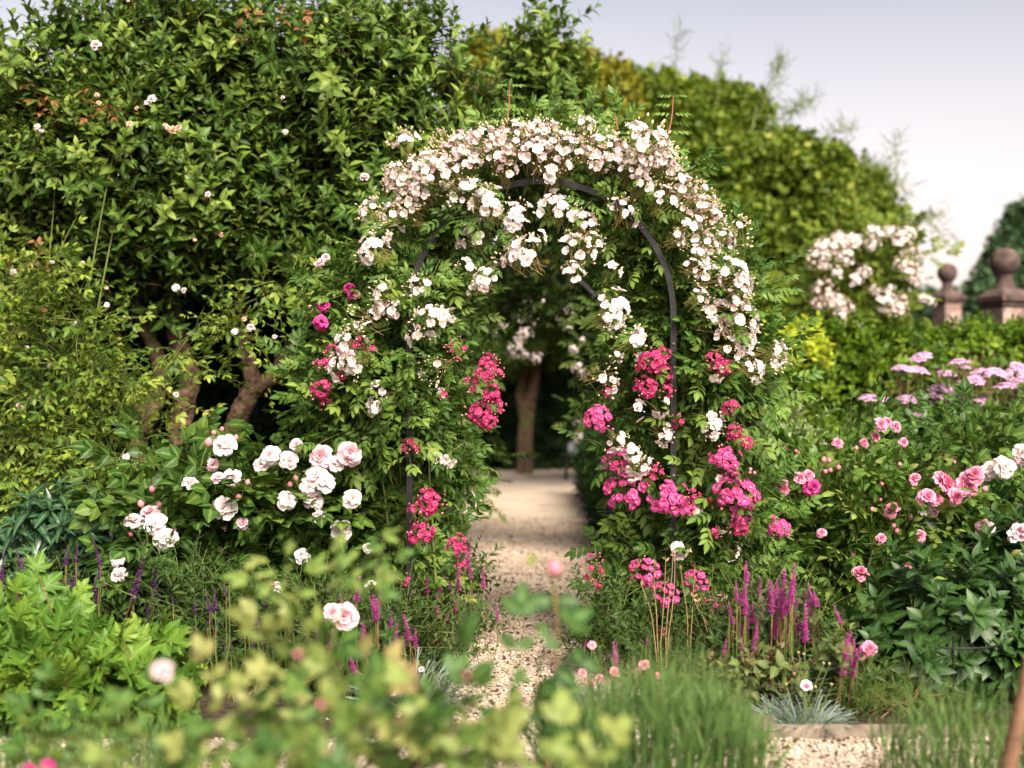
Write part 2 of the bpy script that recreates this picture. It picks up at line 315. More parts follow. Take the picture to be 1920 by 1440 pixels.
def f_single(mat, r=.03, el=18):
    m = MB(); ring(m, petal(mat, .86, 4, 4, .25, -.12, .18, .06), 5, r, el, .1)
    ring(m, leaf('stamen', .3, 1, 0, 0), 9, r*.32, 50, .3); return m.tmpl()
def f_semi(mat, r=.03):
    m = MB(); pt = petal(mat, .82, 4, 4, .3, -.15, .16, .08); ring(m, pt, 5, r, 10); ring(m, pt, 5, r*.8, 35, off=.6); ring(m, leaf('stamen', .3, 1, 0, 0), 9, r*.3, 55, .3); return m.tmpl()
def f_pom(mat, r=.02):
    m = MB(); pt = petal(mat, 1., 3, 3, .3, -.2, .04); ring(m, pt, 6, r, 12); ring(m, pt, 6, r*.82, 38, off=.5); ring(m, pt, 5, r*.62, 62, off=.2); return m.tmpl()
def f_rose(mat, r=.06, spread=0, rings=5, dense=False, els=None):
    m = MB(); big = petal(mat, .88, 6, 6, .34, -.30, .12, .10); sm = petal(mat, .85, 4, 5, .35, -.2, .03, .06)
    els = els or [2, 26, 44, 60, 72, 82][:rings] if not spread else els or [-12, 8, 24, 40, 56, 70][:rings]
    for i, e in enumerate(els):
        ring(m, big if i < 2 else sm, 6 if i < 3 else (9 if dense else 6), r*[1, .95, .82, .68, .56, .46][i], e, .30, off=i*.7, var=.15+.16*i, z0=.004*i*r/.06)
    ring(m, leaf('sepal', .35, 2, .1, .4), 5, r*.6, -35, .2, z0=-.05*r); return m.tmpl()
def f_bud(mat, r=.012, L=.03, sep='sepal'):
    m = MB(); t = np.linspace(0, 1, 6); rr = r*np.sin(math.pi*(t*.86+.1))**.8; th = np.arange(7)*2*math.pi/7
    V = np.stack([rr[:, None]*np.cos(th), rr[:, None]*np.sin(th), np.repeat(t[:, None]*L, 7, 1)], -1).reshape(-1, 3)
    q = [[i*7+j, i*7+(j+1) % 7, (i+1)*7+(j+1) % 7, (i+1)*7+j] for i in range(5) for j in range(7)]
    m.raw(V, q, mat=mat, av=np.repeat(t*1.3, 7), var=R.random()); ring(m, leaf(sep, .4, 2, .1, -.2), 5, L*.75, 72, .12, z0=0); return m.tmpl()
def twist(tp, T, N):  # turn a +Z facing flower so that add() aims its +Z along T
    o = Tp(); o.__dict__.update(tp.__dict__); o.v = np.stack([tp.v[:, 0], tp.v[:, 2], -tp.v[:, 1]], 1); return o
def zup(tp): return twist(tp, None, None)
def cluster(fl, nf, bud=None, nb=0, rad=.06, flat=.75, tall=.06, stalk='stalk', fs=1., open_=90, budout=1.15, root=.09):
    """a truss: flowers on a dome, buds on thin stalks standing beyond them; +Z is outward"""
    m = MB(); base = np.array([0, 0, -root])
    k = np.arange(nf)+.5; ph = k*2.39996; cz = 1-k/nf*(1-math.cos(math.radians(open_))); sz = np.sqrt(np.maximum(1-cz**2, 0))
    d = np.stack([np.cos(ph)*sz, np.sin(ph)*sz, cz], 1)+R.normal(size=(nf, 3))*.15; p = d*rad*np.array([1, 1, flat])*(.8+.3*R.random((nf, 1)))
    fl = [zup(x) for x in fl]
    m.addm(fl, p, nrm(d+np.array([0, 0, .35])), R.normal(size=(nf, 3)), fs*(.8+.35*R.random(nf)), var=R.random(nf), mix=.6)
    ends = [p]
    if nb:
        th = R.random(nb)*6.283; c2 = 1-R.random(nb)*(1-math.cos(math.radians(open_+5))); s2 = np.sqrt(np.maximum(1-c2**2, 0))
        d2 = np.stack([np.cos(th)*s2, np.sin(th)*s2, c2], 1); p2 = d2*rad*budout*(.85+.45*R.random((nb, 1)))*np.array([1, 1, flat])
        m.addm([zup(x) for x in bud], p2, nrm(d2*.7+np.array([0, 0, .7])), R.normal(size=(nb, 3)), .8+.5*R.random(nb), var=R.random(nb), mix=.7); ends.append(p2)
    for e in np.concatenate(ends)[::2]:
        mid = base*.25+e*np.array([.55, .55, .3])+R.normal(size=3)*.006; m.tube([base+R.normal(size=3)*.018, mid, e], [.0016, .001, .0008], stalk, 3, var=R.random())
    return m
def spike(pet, L=.16, n=60, r=.014, stem=.18, mat_stem='stem_brown', taper=.75):
    m = MB(); m.tube([[0, 0, -stem], [.004, 0, 0], [0, .003, L]], [.0022, .0018, .0008], mat_stem, 4)
    t = np.sort(R.random(n)); ph = np.arange(n)*2.39; rad = np.stack([np.cos(ph), np.sin(ph), .35+0*ph], 1)
    m.add(leaf(pet, .75, 2, .35, -.1), np.stack([0*t, 0*t, t*L], 1), rad, [0, 0, 1.], r*(1.15-taper*t)*(.8+.5*R.random(n)), var=R.random(n), mix=1); return m

# ------------------------------------------------------------------ foliage volumes
def BL(px, py, d, rx, ry=None, rd=None):
    c = P(px, py, d); k = d/F; ry = rx if ry is None else ry
    return [*c, rx*k, (rd if rd else rx*k), ry*k]
def fill(mb, tps, blobs, n, size=1., up=.3, outw=1., rnd=.5, shell=.55, bias=(0, 0, 0), hang=0., lo=None, mix=.5, vlo=0., vhi=1., facing=0., keep=None, nb=(0, -.4, .75)):
    b = np.asarray(blobs, float); wgt = b[:, 3]*b[:, 5]; wgt = wgt/wgt.sum(); i = R.choice(len(b), n, p=wgt)
    d = nrm(R.normal(size=(n, 3)))
    if facing: d[:, 1] = np.where((d[:, 1] > 0) & (R.random(n) < facing), -d[:, 1], d[:, 1])
    r = shell+(1-shell)*R.random(n)**.7
    p = b[i, :3]+d*b[i, 3:6]*r[:, None]
    if lo is not None: p[:, 2] = np.maximum(p[:, 2], lo+.12*R.random(n))
    if keep is not None: m = keep(p); p, d, i = p[m], d[m], i[m]
    n = len(p); T = nrm(d*outw+np.array([0, 0, up])+np.asarray(bias)+R.normal(size=(n, 3))*rnd)
    N = nrm(d*.5+np.asarray(nb)+R.normal(size=(n, 3))*.3)
    mb.addm(tps, p, T, N, size*(.75+.5*R.random(n)), var=vlo+(vhi-vlo)*R.random(n), mix=mix); return p
def stems(mb, base, pts, mat, r0=.012, r1=.003, n=10, spread=.1, sides=5, hoop=0):
    pts = np.asarray(pts)
    for k in R.integers(0, len(pts), n):
        e = pts[k]; b = np.array([*base])+np.array([R.normal()*spread, R.normal()*spread*.6, 0]); t = np.linspace(0, 1, 7)[:, None]
        c = b+(e-b)*t+np.array([(e[0]-b[0])*.0, 0, .12*abs(e[2]-b[2])])*np.sin(math.pi*t)+R.normal(size=(7, 3))*.012*np.sin(math.pi*t)
        if hoop and e[2] > ZS:
            an = math.atan2(e[2]-ZS, hoop*(e[0]-AX)); q = np.linspace(0, max(an, .2), 6)[:, None]; y = b[1]
            arc = np.concatenate([AX+hoop*(AR+.05)*np.cos(q), y+0*q, ZS+(AR+.05)*np.sin(q)], 1); leg = np.array([b, [AX+hoop*(AR+.06), y, .9], [AX+hoop*(AR+.06), y, 1.5]])
            c = np.concatenate([leg, arc, e[None]]); c[1:-1] += R.normal(size=(len(c)-2, 3))*.015; mb.tube(c, np.linspace(r0, r1, len(c)), mat, sides); continue
        mb.tube(c, np.linspace(r0, r1, 7), mat, sides)

# ------------------------------------------------------------------ ground
def sheet(name, pts, z, mat, sub=1):
    m = MB(); p = [(x, y, z) for x, y in pts]; n = len(p); c = np.mean(p, 0)
    m.raw(p+[tuple(c)], t=[[i, (i+1) % n, n] for i in range(n)], mat=mat); o = m.build(name, smooth=False); o['kind'] = 'structure'; return o
def strip(name, ys, xl, xr, z, mat):
    m = MB(); k = len(ys); V = []
    for y, a, b in zip(ys, xl, xr): V += [(a, y, z), (b, y, z)]
    m.raw(V, [[2*i, 2*i+1, 2*i+3, 2*i+2] for i in range(k-1)], mat=mat); o = m.build(name, smooth=False); o['kind'] = 'structure'; return o
sheet('ground', [(-900, -300), (900, -300), (900, 1600), (-900, 1600)], 0, 'soil')
ys = np.linspace(5.0, 26, 60)
PL = lambda y: np.interp(y, [5, 6.3, 8, 12, 20, 26], [-.42, -.36, -.34, -.42, -.80, -1.2])
PR = lambda y: np.interp(y, [5, 6.3, 8, 10.4, 14, 21.6, 26], [.62, .56, .56, .66, .90, 1.7, 2.2])
strip('gravel_path', ys, PL(ys)+.05*np.sin(ys*5), PR(ys)+.05*np.sin(ys*4.1+1), .004, 'gravel')
strip('cross_path', [4.45, 5.0], [-8, -8], [8, 8], .006, 'gravel')
# loose stones on the gravel
m = MB(); n = 26000
yy = np.where(R.random(n) < .45, 4.46+.56*R.random(n), 5+R.random(n)**1.6*9); xx = np.where(yy < 5.0, R.uniform(-2.6, 2.6, n), PL(yy)+(PR(yy)-PL(yy))*R.random(n))
oc = MB(); oc.raw([(1,0,0),(-1,0,0),(0,1,0),(0,-1,0),(0,0,.6),(0,0,-.6)], t=[[0,2,4],[2,1,4],[1,3,4],[3,0,4],[2,0,5],[1,2,5],[3,1,5],[0,3,5]], mat='pebble'); ocp = oc.tmpl()
oc2 = MB(); oc2.raw(ocp.v, t=ocp.t, mat='crumb'); ocd = oc2.tmpl()
sc = .004+.008*R.random(n)**2; ang = R.random(n)*6.283
dk = R.random(n) < .15
for tp, mk in ((ocp, ~dk), (ocd, dk)):
    m.add(tp, np.stack([xx, yy, .006+sc*.4], 1)[mk], np.stack([np.cos(ang), np.sin(ang), 0*ang], 1)[mk], np.array([0, 0, 1.])+R.normal(size=(mk.sum(), 3))*.3, sc[mk]*(1 if tp is ocp else 1.2))
g = m.build('gravel'); g['kind'] = 'stuff'; g['label'] = 'loose pale pebbles and crumbs of soil strewn over the garden path'; g['category'] = 'gravel'

# ------------------------------------------------------------------ rose arches
AX, AR, ZS = .145, .652, 1.753
def arch(y0, depth, name, label, front_only=False):
    root = thing(name, label, 'garden arch', (AX, y0, 0), 'black metal rose arches')
    th = np.linspace(0, math.pi, 41)
    path = [(-AR, -.15)]+[(-AR, z) for z in (.6, 1.2)]+[(-AR*math.cos(t), ZS+AR*math.sin(t)) for t in th]+[(AR, z) for z in (1.2, .6)]+[(AR, -.15)]
    path = np.array(path); tan = nrm(np.gradient(path, axis=0)); nor = np.stack([-tan[:, 1], tan[:, 0]], 1); w, dp = .0145, .006
    hoop = None
    for yy in (y0, y0+depth):
        m = MB(); V = []
        for p, nn in zip(path, nor):
            for a, b in ((-w, -dp), (w, -dp), (w, dp), (-w, dp)): V.append((AX+p[0]+nn[0]*a, yy+b*1.6, p[1]+nn[1]*a))
        k = len(path); q = [[i*4+j, i*4+(j+1) % 4, i*4+4+(j+1) % 4, i*4+4+j] for i in range(k-1) for j in range(4)]
        m.raw(V, q, mat='black_metal'); h_ = m.build('hoop', root, smooth=False); hoop = h_ if yy == y0 else hoop
    spots = [(-AR, .30), (AR, .30), (-AR, .95), (AR, .95), (-AR, 1.60), (AR, 1.60)]+[(-AR*math.cos(t), ZS+AR*math.sin(t)) for t in np.radians([50, 88, 140])]
    for (x, z) in spots:
        m = MB(); m.box((AX+x, y0+depth/2, z), (.012, depth/2-.012, .016), 'black_metal'); m.build('rung', root, smooth=False)
        b = MB(); b.lathe([(0, .007), (.004, .007), (.008, .004), (.009, 0), (.009, -.002)], 'bolt_metal', sides=10)
        o = put('bolt', b.mesh('bolt'), hoop, (AX+x, y0-.0105, z), (0, -1, 0))
    return root
arch(6.33, .52, 'rose_arch', 'nearest black metal hoop arch smothered in white and crimson roses')
arch(10.3, .52, 'rose_arch', 'blurred farther black hoop arch seen through the nearest one')

# shared leaf stock
CR = [compound('rambler_leaf', 3, .165) for _ in range(4)]; SR = [spray(CR, 5, .28) for _ in range(5)]
CC = [compound('climber_leaf', 2, .115) for _ in range(3)]; SC = [spray(CC, 5, .24, .35) for _ in range(4)]
CS = [compound('shrub_leaf', 2, .225, .78, .2) for _ in range(3)]; SS = [spray(CS, 4, .26, .15, thick=.003) for _ in range(4)]
CP = [compound('pink_shrub_leaf', 2, .18, .55, .4) for _ in range(3)]; SP = [spray(CP, 5, .28, .12) for _ in range(4)]
CF = [compound('front_leaf', 2, .20, .66, .3) for _ in range(3)]; SF = [spray(CF, 4, .22, .15) for _ in range(4)]
SA = [shoot('apple_leaf', 11+i, .26+.03*i, .100, .5) for i in range(5)]
LIMB = lambda pts, r, m: m.tube(pts, r, 'bark', 16, wob=.34)
# ------------------------------------------------------------------ flower stock
def stock(fn, k, name): return [fn().mesh(name) for _ in range(k)]
def wrap(tp):
    m = MB(); m.add(tp, [[0, 0, 0]], [0, 1, 0], [0, 0, 1], 1, var=[.5], mix=.15); return m
FS = [f_single('white_petal', .027, e) for e in (5, 22, 40)]+[f_semi('white_petal', .027)]
FB = [f_single('blush_petal', .026, 42), f_single('white_petal', .025, 52), f_single('white_petal', .028, 20)]
BC = [f_bud('bud_cream', .0035, .014) for _ in range(3)]+[f_bud('bud_cream', .0045, .016)]
BP = [f_bud('bud_pink', .005, .012) for _ in range(3)]
FC = [f_pom('crimson_petal', .021) for _ in range(3)]; FE = [f_pom('cerise_petal', .022) for _ in range(3)]
CL = {
 'W': stock(lambda: cluster(FS, 11, BC, 12, .062, .8), 4, 'white_truss'),
 'M': stock(lambda: cluster(FS+FB, 9, BC, 26, .062, .8, budout=1.35), 4, 'white_truss'),
 'B': stock(lambda: cluster(FB, 19, BC, 40, .075, .75, budout=1.3), 5, 'white_truss'),
 'N': stock(lambda: cluster(FB, 2, BC, 30, .065, .9, budout=1.25, open_=65), 3, 'bud_truss'),
 'w': stock(lambda: cluster(FS, 3, BC, 3, .035, .6), 3, 'white_truss'),
 'C': stock(lambda: cluster(FC, 15, BP, 9, .062, .7), 4, 'crimson_truss'),
 'E': stock(lambda: cluster(FE, 18, BP, 5, .066, .75), 4, 'cerise_truss'),
 'c': stock(lambda: cluster(FC, 4, BP, 9, .040, .7), 3, 'crimson_truss'),
 'n': stock(lambda: cluster(FC, 4, BP, 26, .075, .8), 2, 'crimson_truss')}
REFPX = {'W': 60, 'M': 62, 'B': 72, 'N': 66, 'w': 36, 'C': 58, 'E': 62, 'c': 40, 'n': 75}
def trusses(root, lst, y=6.2, out_c=None, name='flower_cluster'):
    for px, py, s, k in lst:
        d = y+R.normal()*.035; p = P(px, py, d); ms = CL[k]
        o = np.array([0, -1, .45]) if out_c is None else np.array([(px-out_c[0])/260, -.85, (out_c[1]-py)/300+.25])
        put(name, ms[R.integers(len(ms))], root, p, o+R.normal(size=3)*.2, (1.0 if k in 'CEcn' else 1.18)*s/REFPX[k]*(d/6.33))
def sprinkle(lst, px, py, w, h, n, s, k):
    for _ in range(n): lst.append((px+R.normal()*w, py+R.normal()*h, s*(.8+.4*R.random()), k))

# ------------------------------------------------------------------ climbing roses over the near arch
GREY = 0
whL = [(760,268,50,'M'),(800,315,66,'B'),(755,345,60,'B'),(790,350,56,'W'),(835,300,60,'B'),(868,278,66,'B'),(905,265,60,'B'),(935,290,70,'B'),(960,262,66,'B'),(1003,240,38,'M'),
 (1000,285,70,'B'),(875,305,60,'B'),(700,470,58,'W'),(697,395,46,'M'),(735,400,48,'M'),(775,372,60,'B'),(768,405,58,'M'),(738,440,38,'w'),(860,362,54,'M'),(890,358,48,'W'),(915,382,62,'W'),
 (893,440,54,'W'),(875,455,34,'w'),(965,405,58,'W'),(970,425,40,'w'),(985,475,66,'W'),(962,485,50,'M'),(1010,445,26,'w'),(910,525,46,'W'),(870,500,30,'w'),(885,545,20,'w'),(785,540,44,'M'),
 (735,580,46,'W'),(712,575,24,'w'),(805,600,56,'M'),(825,590,36,'w'),(700,590,24,'w'),(680,602,54,'N'),(718,552,46,'M'),(778,635,34,'w'),(652,650,54,'W'),(635,690,46,'W'),(660,682,48,'W'),
 (715,738,48,'W'),(705,765,36,'w'),(828,728,26,'w'),(835,860,34,'w'),(820,690,54,'N'),(848,590,24,'w'),(740,330,44,'B'),(840,325,60,'M'),(830,265,40,'N'),(985,260,44,'N'),(950,320,46,'M'),(690,620,30,'w')]
whR = [(1030,268,74,'B'),(1040,308,60,'M'),(1020,328,40,'w'),(1070,288,72,'B'),(1105,275,56,'N'),(1095,233,36,'M'),(1140,285,70,'B'),(1165,300,52,'W'),(1215,265,72,'M'),(1195,248,44,'W'),
 (1190,318,60,'B'),(1240,300,60,'B'),(1262,333,60,'M'),(1285,352,48,'M'),(1200,345,48,'W'),(1245,375,54,'M'),(1292,390,60,'B'),(1320,388,48,'M'),(1332,405,52,'B'),(1300,430,58,'M'),(1330,460,40,'M'),
 (1372,440,62,'N'),(1360,450,44,'M'),(1375,515,62,'W'),(1388,535,46,'M'),(1310,480,50,'M'),(1332,520,50,'M'),(1300,505,40,'M'),(1352,590,60,'M'),(1390,600,62,'M'),(1372,568,50,'M'),(1395,640,50,'W'),
 (1340,612,48,'W'),(1405,690,46,'W'),(1450,665,52,'M'),(1420,692,40,'w'),(1370,655,48,'M'),(1342,700,30,'w'),(1040,392,58,'W'),(1062,400,40,'w'),(1095,418,46,'W'),(1165,392,46,'M'),(1182,410,28,'w'),
 (1150,578,60,'W'),(1145,598,52,'M'),(1195,630,38,'w'),(1195,648,44,'w'),(1160,667,20,'w'),(1125,708,60,'N'),(1145,722,30,'w'),(1242,765,34,'w'),(1195,770,34,'w'),(1155,828,38,'W'),(1187,850,40,'W'),
 (1195,872,50,'W'),(1245,815,40,'W'),(1332,795,50,'W'),(1335,812,36,'w'),(1350,895,22,'w'),(1305,957,22,'w'),(1275,1030,36,'w'),(1350,1120,20,'w'),(1355,987,24,'w'),(1082,470,60,'M'),(1075,512,40,'W'),
 (1110,455,40,'M'),(1150,505,30,'w'),(1270,450,36,'M'),(1235,330,50,'N'),(1120,300,50,'B'),(1310,365,46,'N'),(1210,295,50,'B'),(1375,1040,26,'w'),(1385,560,44,'N'),(1310,560,40,'M')]
crL = [(625,658,36,'c'),(605,682,32,'c'),(603,730,46,'C'),(692,655,30,'c'),(665,640,30,'c'),(857,655,44,'n'),(915,680,42,'C'),(905,702,40,'C'),(928,700,34,'c'),(885,722,32,'c'),(922,738,44,'C'),(933,762,30,'c'),
 (900,776,56,'C'),(918,792,36,'C'),(770,836,34,'c'),(832,740,20,'c'),(805,942,56,'C'),(790,1000,54,'C'),(856,1022,44,'C'),(776,955,26,'c'),(738,1217,40,'C'),(822,1220,40,'C'),(735,1160,24,'c'),(612,760,26,'c'),(640,705,22,'c'),(865,1060,24,'c'),(760,1090,26,'c')]
crR = [(1222,680,58,'C'),(1237,664,40,'C'),(1245,700,42,'C'),(1215,727,48,'C'),(1252,732,26,'c'),(1195,722,26,'c'),(1352,688,46,'C'),(1340,675,34,'c'),(1120,786,58,'E'),(1370,766,40,'C'),(1376,812,38,'C'),(1155,862,50,'E'),
 (1215,895,30,'c'),(1230,882,26,'c'),(1357,862,62,'E'),(1172,922,78,'E'),(1250,937,80,'E'),(1287,952,40,'E'),(1378,926,90,'E'),(1340,940,32,'c'),(1392,968,40,'E'),(1385,986,48,'C'),(1460,990,46,'E'),(1340,1000,24,'c'),
 (1208,1074,58,'E'),(1245,1116,54,'E'),(1305,1092,48,'E'),(1340,1136,48,'E'),(1300,1186,24,'c'),(1110,1068,60,'n'),(1120,1096,22,'c'),(1300,930,26,'c'),(1270,790,26,'c'),(1140,735,26,'c'),(1400,830,30,'C'),(1245,1190,22,'c')]
# the green mass: over the hoops, then down each side
hoopL = [BL(AX*379+960-r*math.cos(t), 587-r*math.sin(t), 6.72, 52, 52, .28) for t in np.radians([0, 18, 36, 54, 72, 88]) for r in (248, 276)]
hoopR = [BL(AX*379+960+r*math.cos(t), 587-r*math.sin(t), 6.72, 52, 52, .28) for t in np.radians([0, 18, 36, 54, 72, 88]) for r in (248, 276)]
colL = [BL(742,640,6.72,80,70,.32),BL(712,720,6.70,105,80,.34),BL(742,800,6.70,110,80,.34),BL(802,760,6.72,70,80,.3),BL(672,690,6.70,70,70,.25),BL(772,890,6.72,85,80,.32),BL(787,980,6.75,72,80,.30),BL(792,1070,6.80,65,80,.28),BL(732,880,6.80,80,90,.3),BL(707,550,6.72,55,70,.25)]
colR = [BL(1274,640,6.72,95,80,.32),BL(1234,720,6.70,80,80,.30),BL(1334,700,6.70,80,80,.32),BL(1224,800,6.70,85,80,.32),BL(1324,800,6.70,85,80,.34),BL(1204,900,6.72,80,80,.32),BL(1324,900,6.70,90,80,.34),BL(1224,1000,6.70,95,80,.34),BL(1334,1010,6.70,90,80,.34),
 BL(1194,1090,6.75,90,70,.30),BL(1304,1110,6.72,100,80,.32),BL(1254,1190,6.76,90,60,.28),BL(1344,550,6.72,65,70,.28),BL(1184,620,6.76,50,60,.25)]
def offbar(p):
    x, z = p[:, 0]-AX, p[:, 2]; dist = np.where(z < ZS, np.abs(np.abs(x)-AR), np.abs(np.hypot(x, z-ZS)-AR)); inner = ((np.abs(x) < .50) & (z < ZS)) | ((np.hypot(x, z-ZS) < .47) & (z >= ZS))
    px = 960+p[:, 0]/p[:, 1]*F; py = 740-(p[:, 2]-1.35)/p[:, 1]*F
    show = ((x > 0) & (py > 640) & (py < 1000)) | ((x < 0) & (py > 820)) | ((px > 960) & (px < 1120) & (py < 420)) | ((px > 1170) & (py > 400) & (py < 600))
    return ~((dist < .15) & (p[:, 1] < 6.62) & (show | (R.random(len(p)) < .45))) & ~inner
def climber(name, label, base, fols, n, lst, y, oc, cat='climbing rose', stem='stem_green', size=.84, whips=(), hide=(), hide4=()):
    root = thing(name, label, cat, base)
    m = MB(); p = fill(m, SR, fols, n, size, up=.05, outw=.9, rnd=.5, shell=.35, bias=(0, -.15, -.1), facing=.5, keep=offbar); m.build('foliage', root)
    if hide:     # leafy shoots lying over the bar
        an = np.radians(np.concatenate([R.uniform(a, b, int(k)) for a, b, k in hide if b > 0]+[[]])); pp = np.stack([AX-AR*np.cos(an), 6.28+0*an, ZS+AR*np.sin(an)], 1)
        lg = np.concatenate([np.stack([np.full(int(k), AX+a*AR), np.full(int(k), 6.28), R.uniform(-b, -b+c, int(k))], 1) for a, b, k, c in [h for h in hide4]]+[np.zeros((0, 3))]); pp = np.concatenate([pp, lg])
        pp += R.normal(size=pp.shape)*[.06, .015, .05]; m = MB(); k = len(pp); m.addm(SR, pp-[0, 0, .03], np.stack([R.normal(size=k), -.35+R.normal(size=k)*.2, .1+R.normal(size=k)*.5], 1), np.array([0, -.9, .5]), .62*(.8+.4*R.random(k))); m.build('front_foliage', root)
    m = MB(); stems(m, base, p, stem, .010, .003, 26, .05, 5, -1 if base[0] < AX else 1); m.build('stem', root)
    trusses(root, lst, y, oc)
    for a, b, k in whips:
        m = MB(); t = np.linspace(0, 1, 8); A, B_ = P(*a), P(*b); c = A+(B_-A)*t[:, None]+np.outer(np.sin(t*3.1)*.02, [1, 0, 0]); m.tube(c, np.linspace(.006, .0025, 8), 'stem_red', 4)
        j = np.tile(np.arange(1, 8), 2); sg = np.where(R.random(14) < .5, 1., -1.)
        m.addm(CR, c[j], np.stack([sg, -.2+0*sg, .3+0*sg], 1), np.array([0, -.5, .8]), .75-.05*j, var=.55+.06*j if k else None); m.build('whip', root)
    return root
climber('climbing_rose', 'white rambling rose climbing the left leg and top of the near arch', (AX-AR-.08, 6.6, 0), hoopL+colL[:5]+colL[9:], 480, whL, 6.22, (1015, 587), hide=[(0, 26, 12), (50, 76, 9)], hide4=[(-1, -1.25, 9, .45)], whips=[((930,320,6.4),(955,160,6.45),1)])
climber('climbing_rose', 'white rambling rose spilling over the right shoulder of the near arch', (AX+AR+.08, 6.6, 0), hoopR+colR[:3]+colR[12:], 500, whR, 6.22, (1015, 587), hide=[(108, 124, 4)], whips=[((1235,300,6.4),(1262,180,6.45),0), ((1150,290,6.4),(1152,215,6.45),1)])
climber('climbing_rose', 'crimson rambling rose on the left leg of the near arch beside white roses', (AX-AR+.10, 6.62, 0), colL[1:9], 320, crL, 6.22, None)
climber('climbing_rose', 'cerise rambling rose massed low around the right leg of the near arch', (AX+AR-.05, 6.55, 0), colR[1:12], 540, crR, 6.2, None)

# ------------------------------------------------------------------ apple trees on the left
ztop = lambda px: np.interp(px, [-300, 0, 40, 70, 140, 200, 232, 260, 320, 400, 480, 520, 560, 590, 620, 680, 740, 790, 840, 870, 900, 940], [50, 60, 80, 30, 5, 0, 80, 40, -10, -20, 0, -10, 30, 100, 20, -25, 0, 20, 20, 110, 200, 280])
def tree(label, loc, crown, n, tps, trunk, group, size=1., inner='dark_leaf', nin=0, shootup=1.15, name='apple_tree', cat='tree', **kw):
    root = thing(name, label, cat, loc, group)
    m = MB(); fill(m, tps, crown, n, size, up=shootup, outw=.6, rnd=.3, shell=.55, bias=(0, -.35, 0), **kw); m.build('crown', root)
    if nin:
        m = MB(); fill(m, SA, crown, nin, 1., up=.2, rnd=.8, shell=.0, vhi=.2); m.build('inner_foliage', root)  # extra leaves from the dark end of the ramp, shade coloured into crown gaps
    m = MB()
    for pts, r in trunk:
        p = np.array([P(*q) for q in pts]); t = np.linspace(0, len(p)-1, len(p)*8-7); c = np.stack([np.interp(t, np.arange(len(p)), p[:, k]) for k in range(3)], 1)
        for _ in range(2): c[1:-1] = (c[:-2]+2*c[1:-1]+c[2:])/4
        LIMB(c, .84*np.interp(t, np.arange(len(p)), r), m)
    m.build('trunk', root); return root
def wallblobs(x0, x1, step, lo, d, r=66):
    out = []
    for px in np.arange(x0, x1, step):
        top = ztop(px)
        for py in np.arange(top+r*.7+50, lo, step*.85):
            out.append(BL(px+R.normal()*18, py+R.normal()*14, d+R.normal()*.16, r*(.8+.4*R.random()), r*(.8+.35*R.random()), .22))
    return out
cA = wallblobs(-130, 330, 88, 540, 8.1); cB = wallblobs(330, 640, 84, 500, 8.1); cC = wallblobs(640, 880, 80, 640, 8.25)
tree('gnarled apple tree at the left edge, its trunk bent behind yellowish rose leaves', (PX(320, 8.5), 8.5, 0), cA, 1000, SA,
  [([(330,1240,8.5),(325,900,8.5),(340,790,8.5),(358,705,8.45),(335,645,8.5),(322,560,8.55),(300,420,8.5),(250,250,8.4)], [.08,.085,.085,.075,.075,.055,.045,.02]),
   ([(330,1240,8.55),(250,830,8.5),(285,765,8.45),(305,690,8.5),(250,560,8.5),(160,400,8.4)], [.07,.08,.085,.06,.045,.02]), ([(262,780,8.4),(226,690,8.4),(222,610,8.4),(230,540,8.4)], [.03,.028,.024,.015])], 'old apple trees', nin=500)
tree('gnarled apple tree with a mossy forked trunk leaning right behind the white shrub rose', (PX(440, 8.5), 8.5, 0), cB, 680, SA,
  [([(410,1240,8.5),(425,880,8.45),(440,795,8.4),(470,735,8.4),(515,705,8.4),(540,650,8.4),(590,622,8.4)], [.085,.085,.08,.075,.055,.042,.03]),
   ([(478,735,8.42),(468,690,8.45),(452,620,8.5),(452,540,8.5),(470,380,8.4),(500,200,8.3)], [.07,.06,.055,.05,.04,.02])], 'old apple trees', nin=400)
tree('upright apple tree thick with leafy shoots directly left of the near arch', (PX(760, 8.6), 8.6, 0), cC, 760, SA,
  [([(740,1240,8.6),(745,800,8.6),(735,500,8.6),(740,250,8.6)], [.07,.06,.05,.02]), ([(744,700,8.6),(820,450,8.6),(850,200,8.6)], [.04,.035,.015])], 'old apple trees', nin=400)
cD = [BL(x, y, 9.4, r, r*1.1, .3) for x, y, r in [(1025,80,24),(1020,130,36),(985,165,44),(1040,180,46),(1080,190,30),(960,215,36),(1010,235,54),(1070,245,40),(1095,205,20),(940,280,40),(1000,300,60),(1060,320,50)]]
tree('slender apple tree rising behind the top of the near arch against the sky', (PX(790, 9.4), 9.4, 0), cD, 210, SA,
  [([(790,1080,9.4),(795,760,9.4),(830,480,9.4),(1000,300,9.4),(1022,60,9.4)], [.05,.045,.035,.03,.008]), ([(960,360,9.4),(1060,280,9.4),(1085,180,9.4)], [.025,.018,.008])], 'old apple trees', nin=80, shootup=1.3)

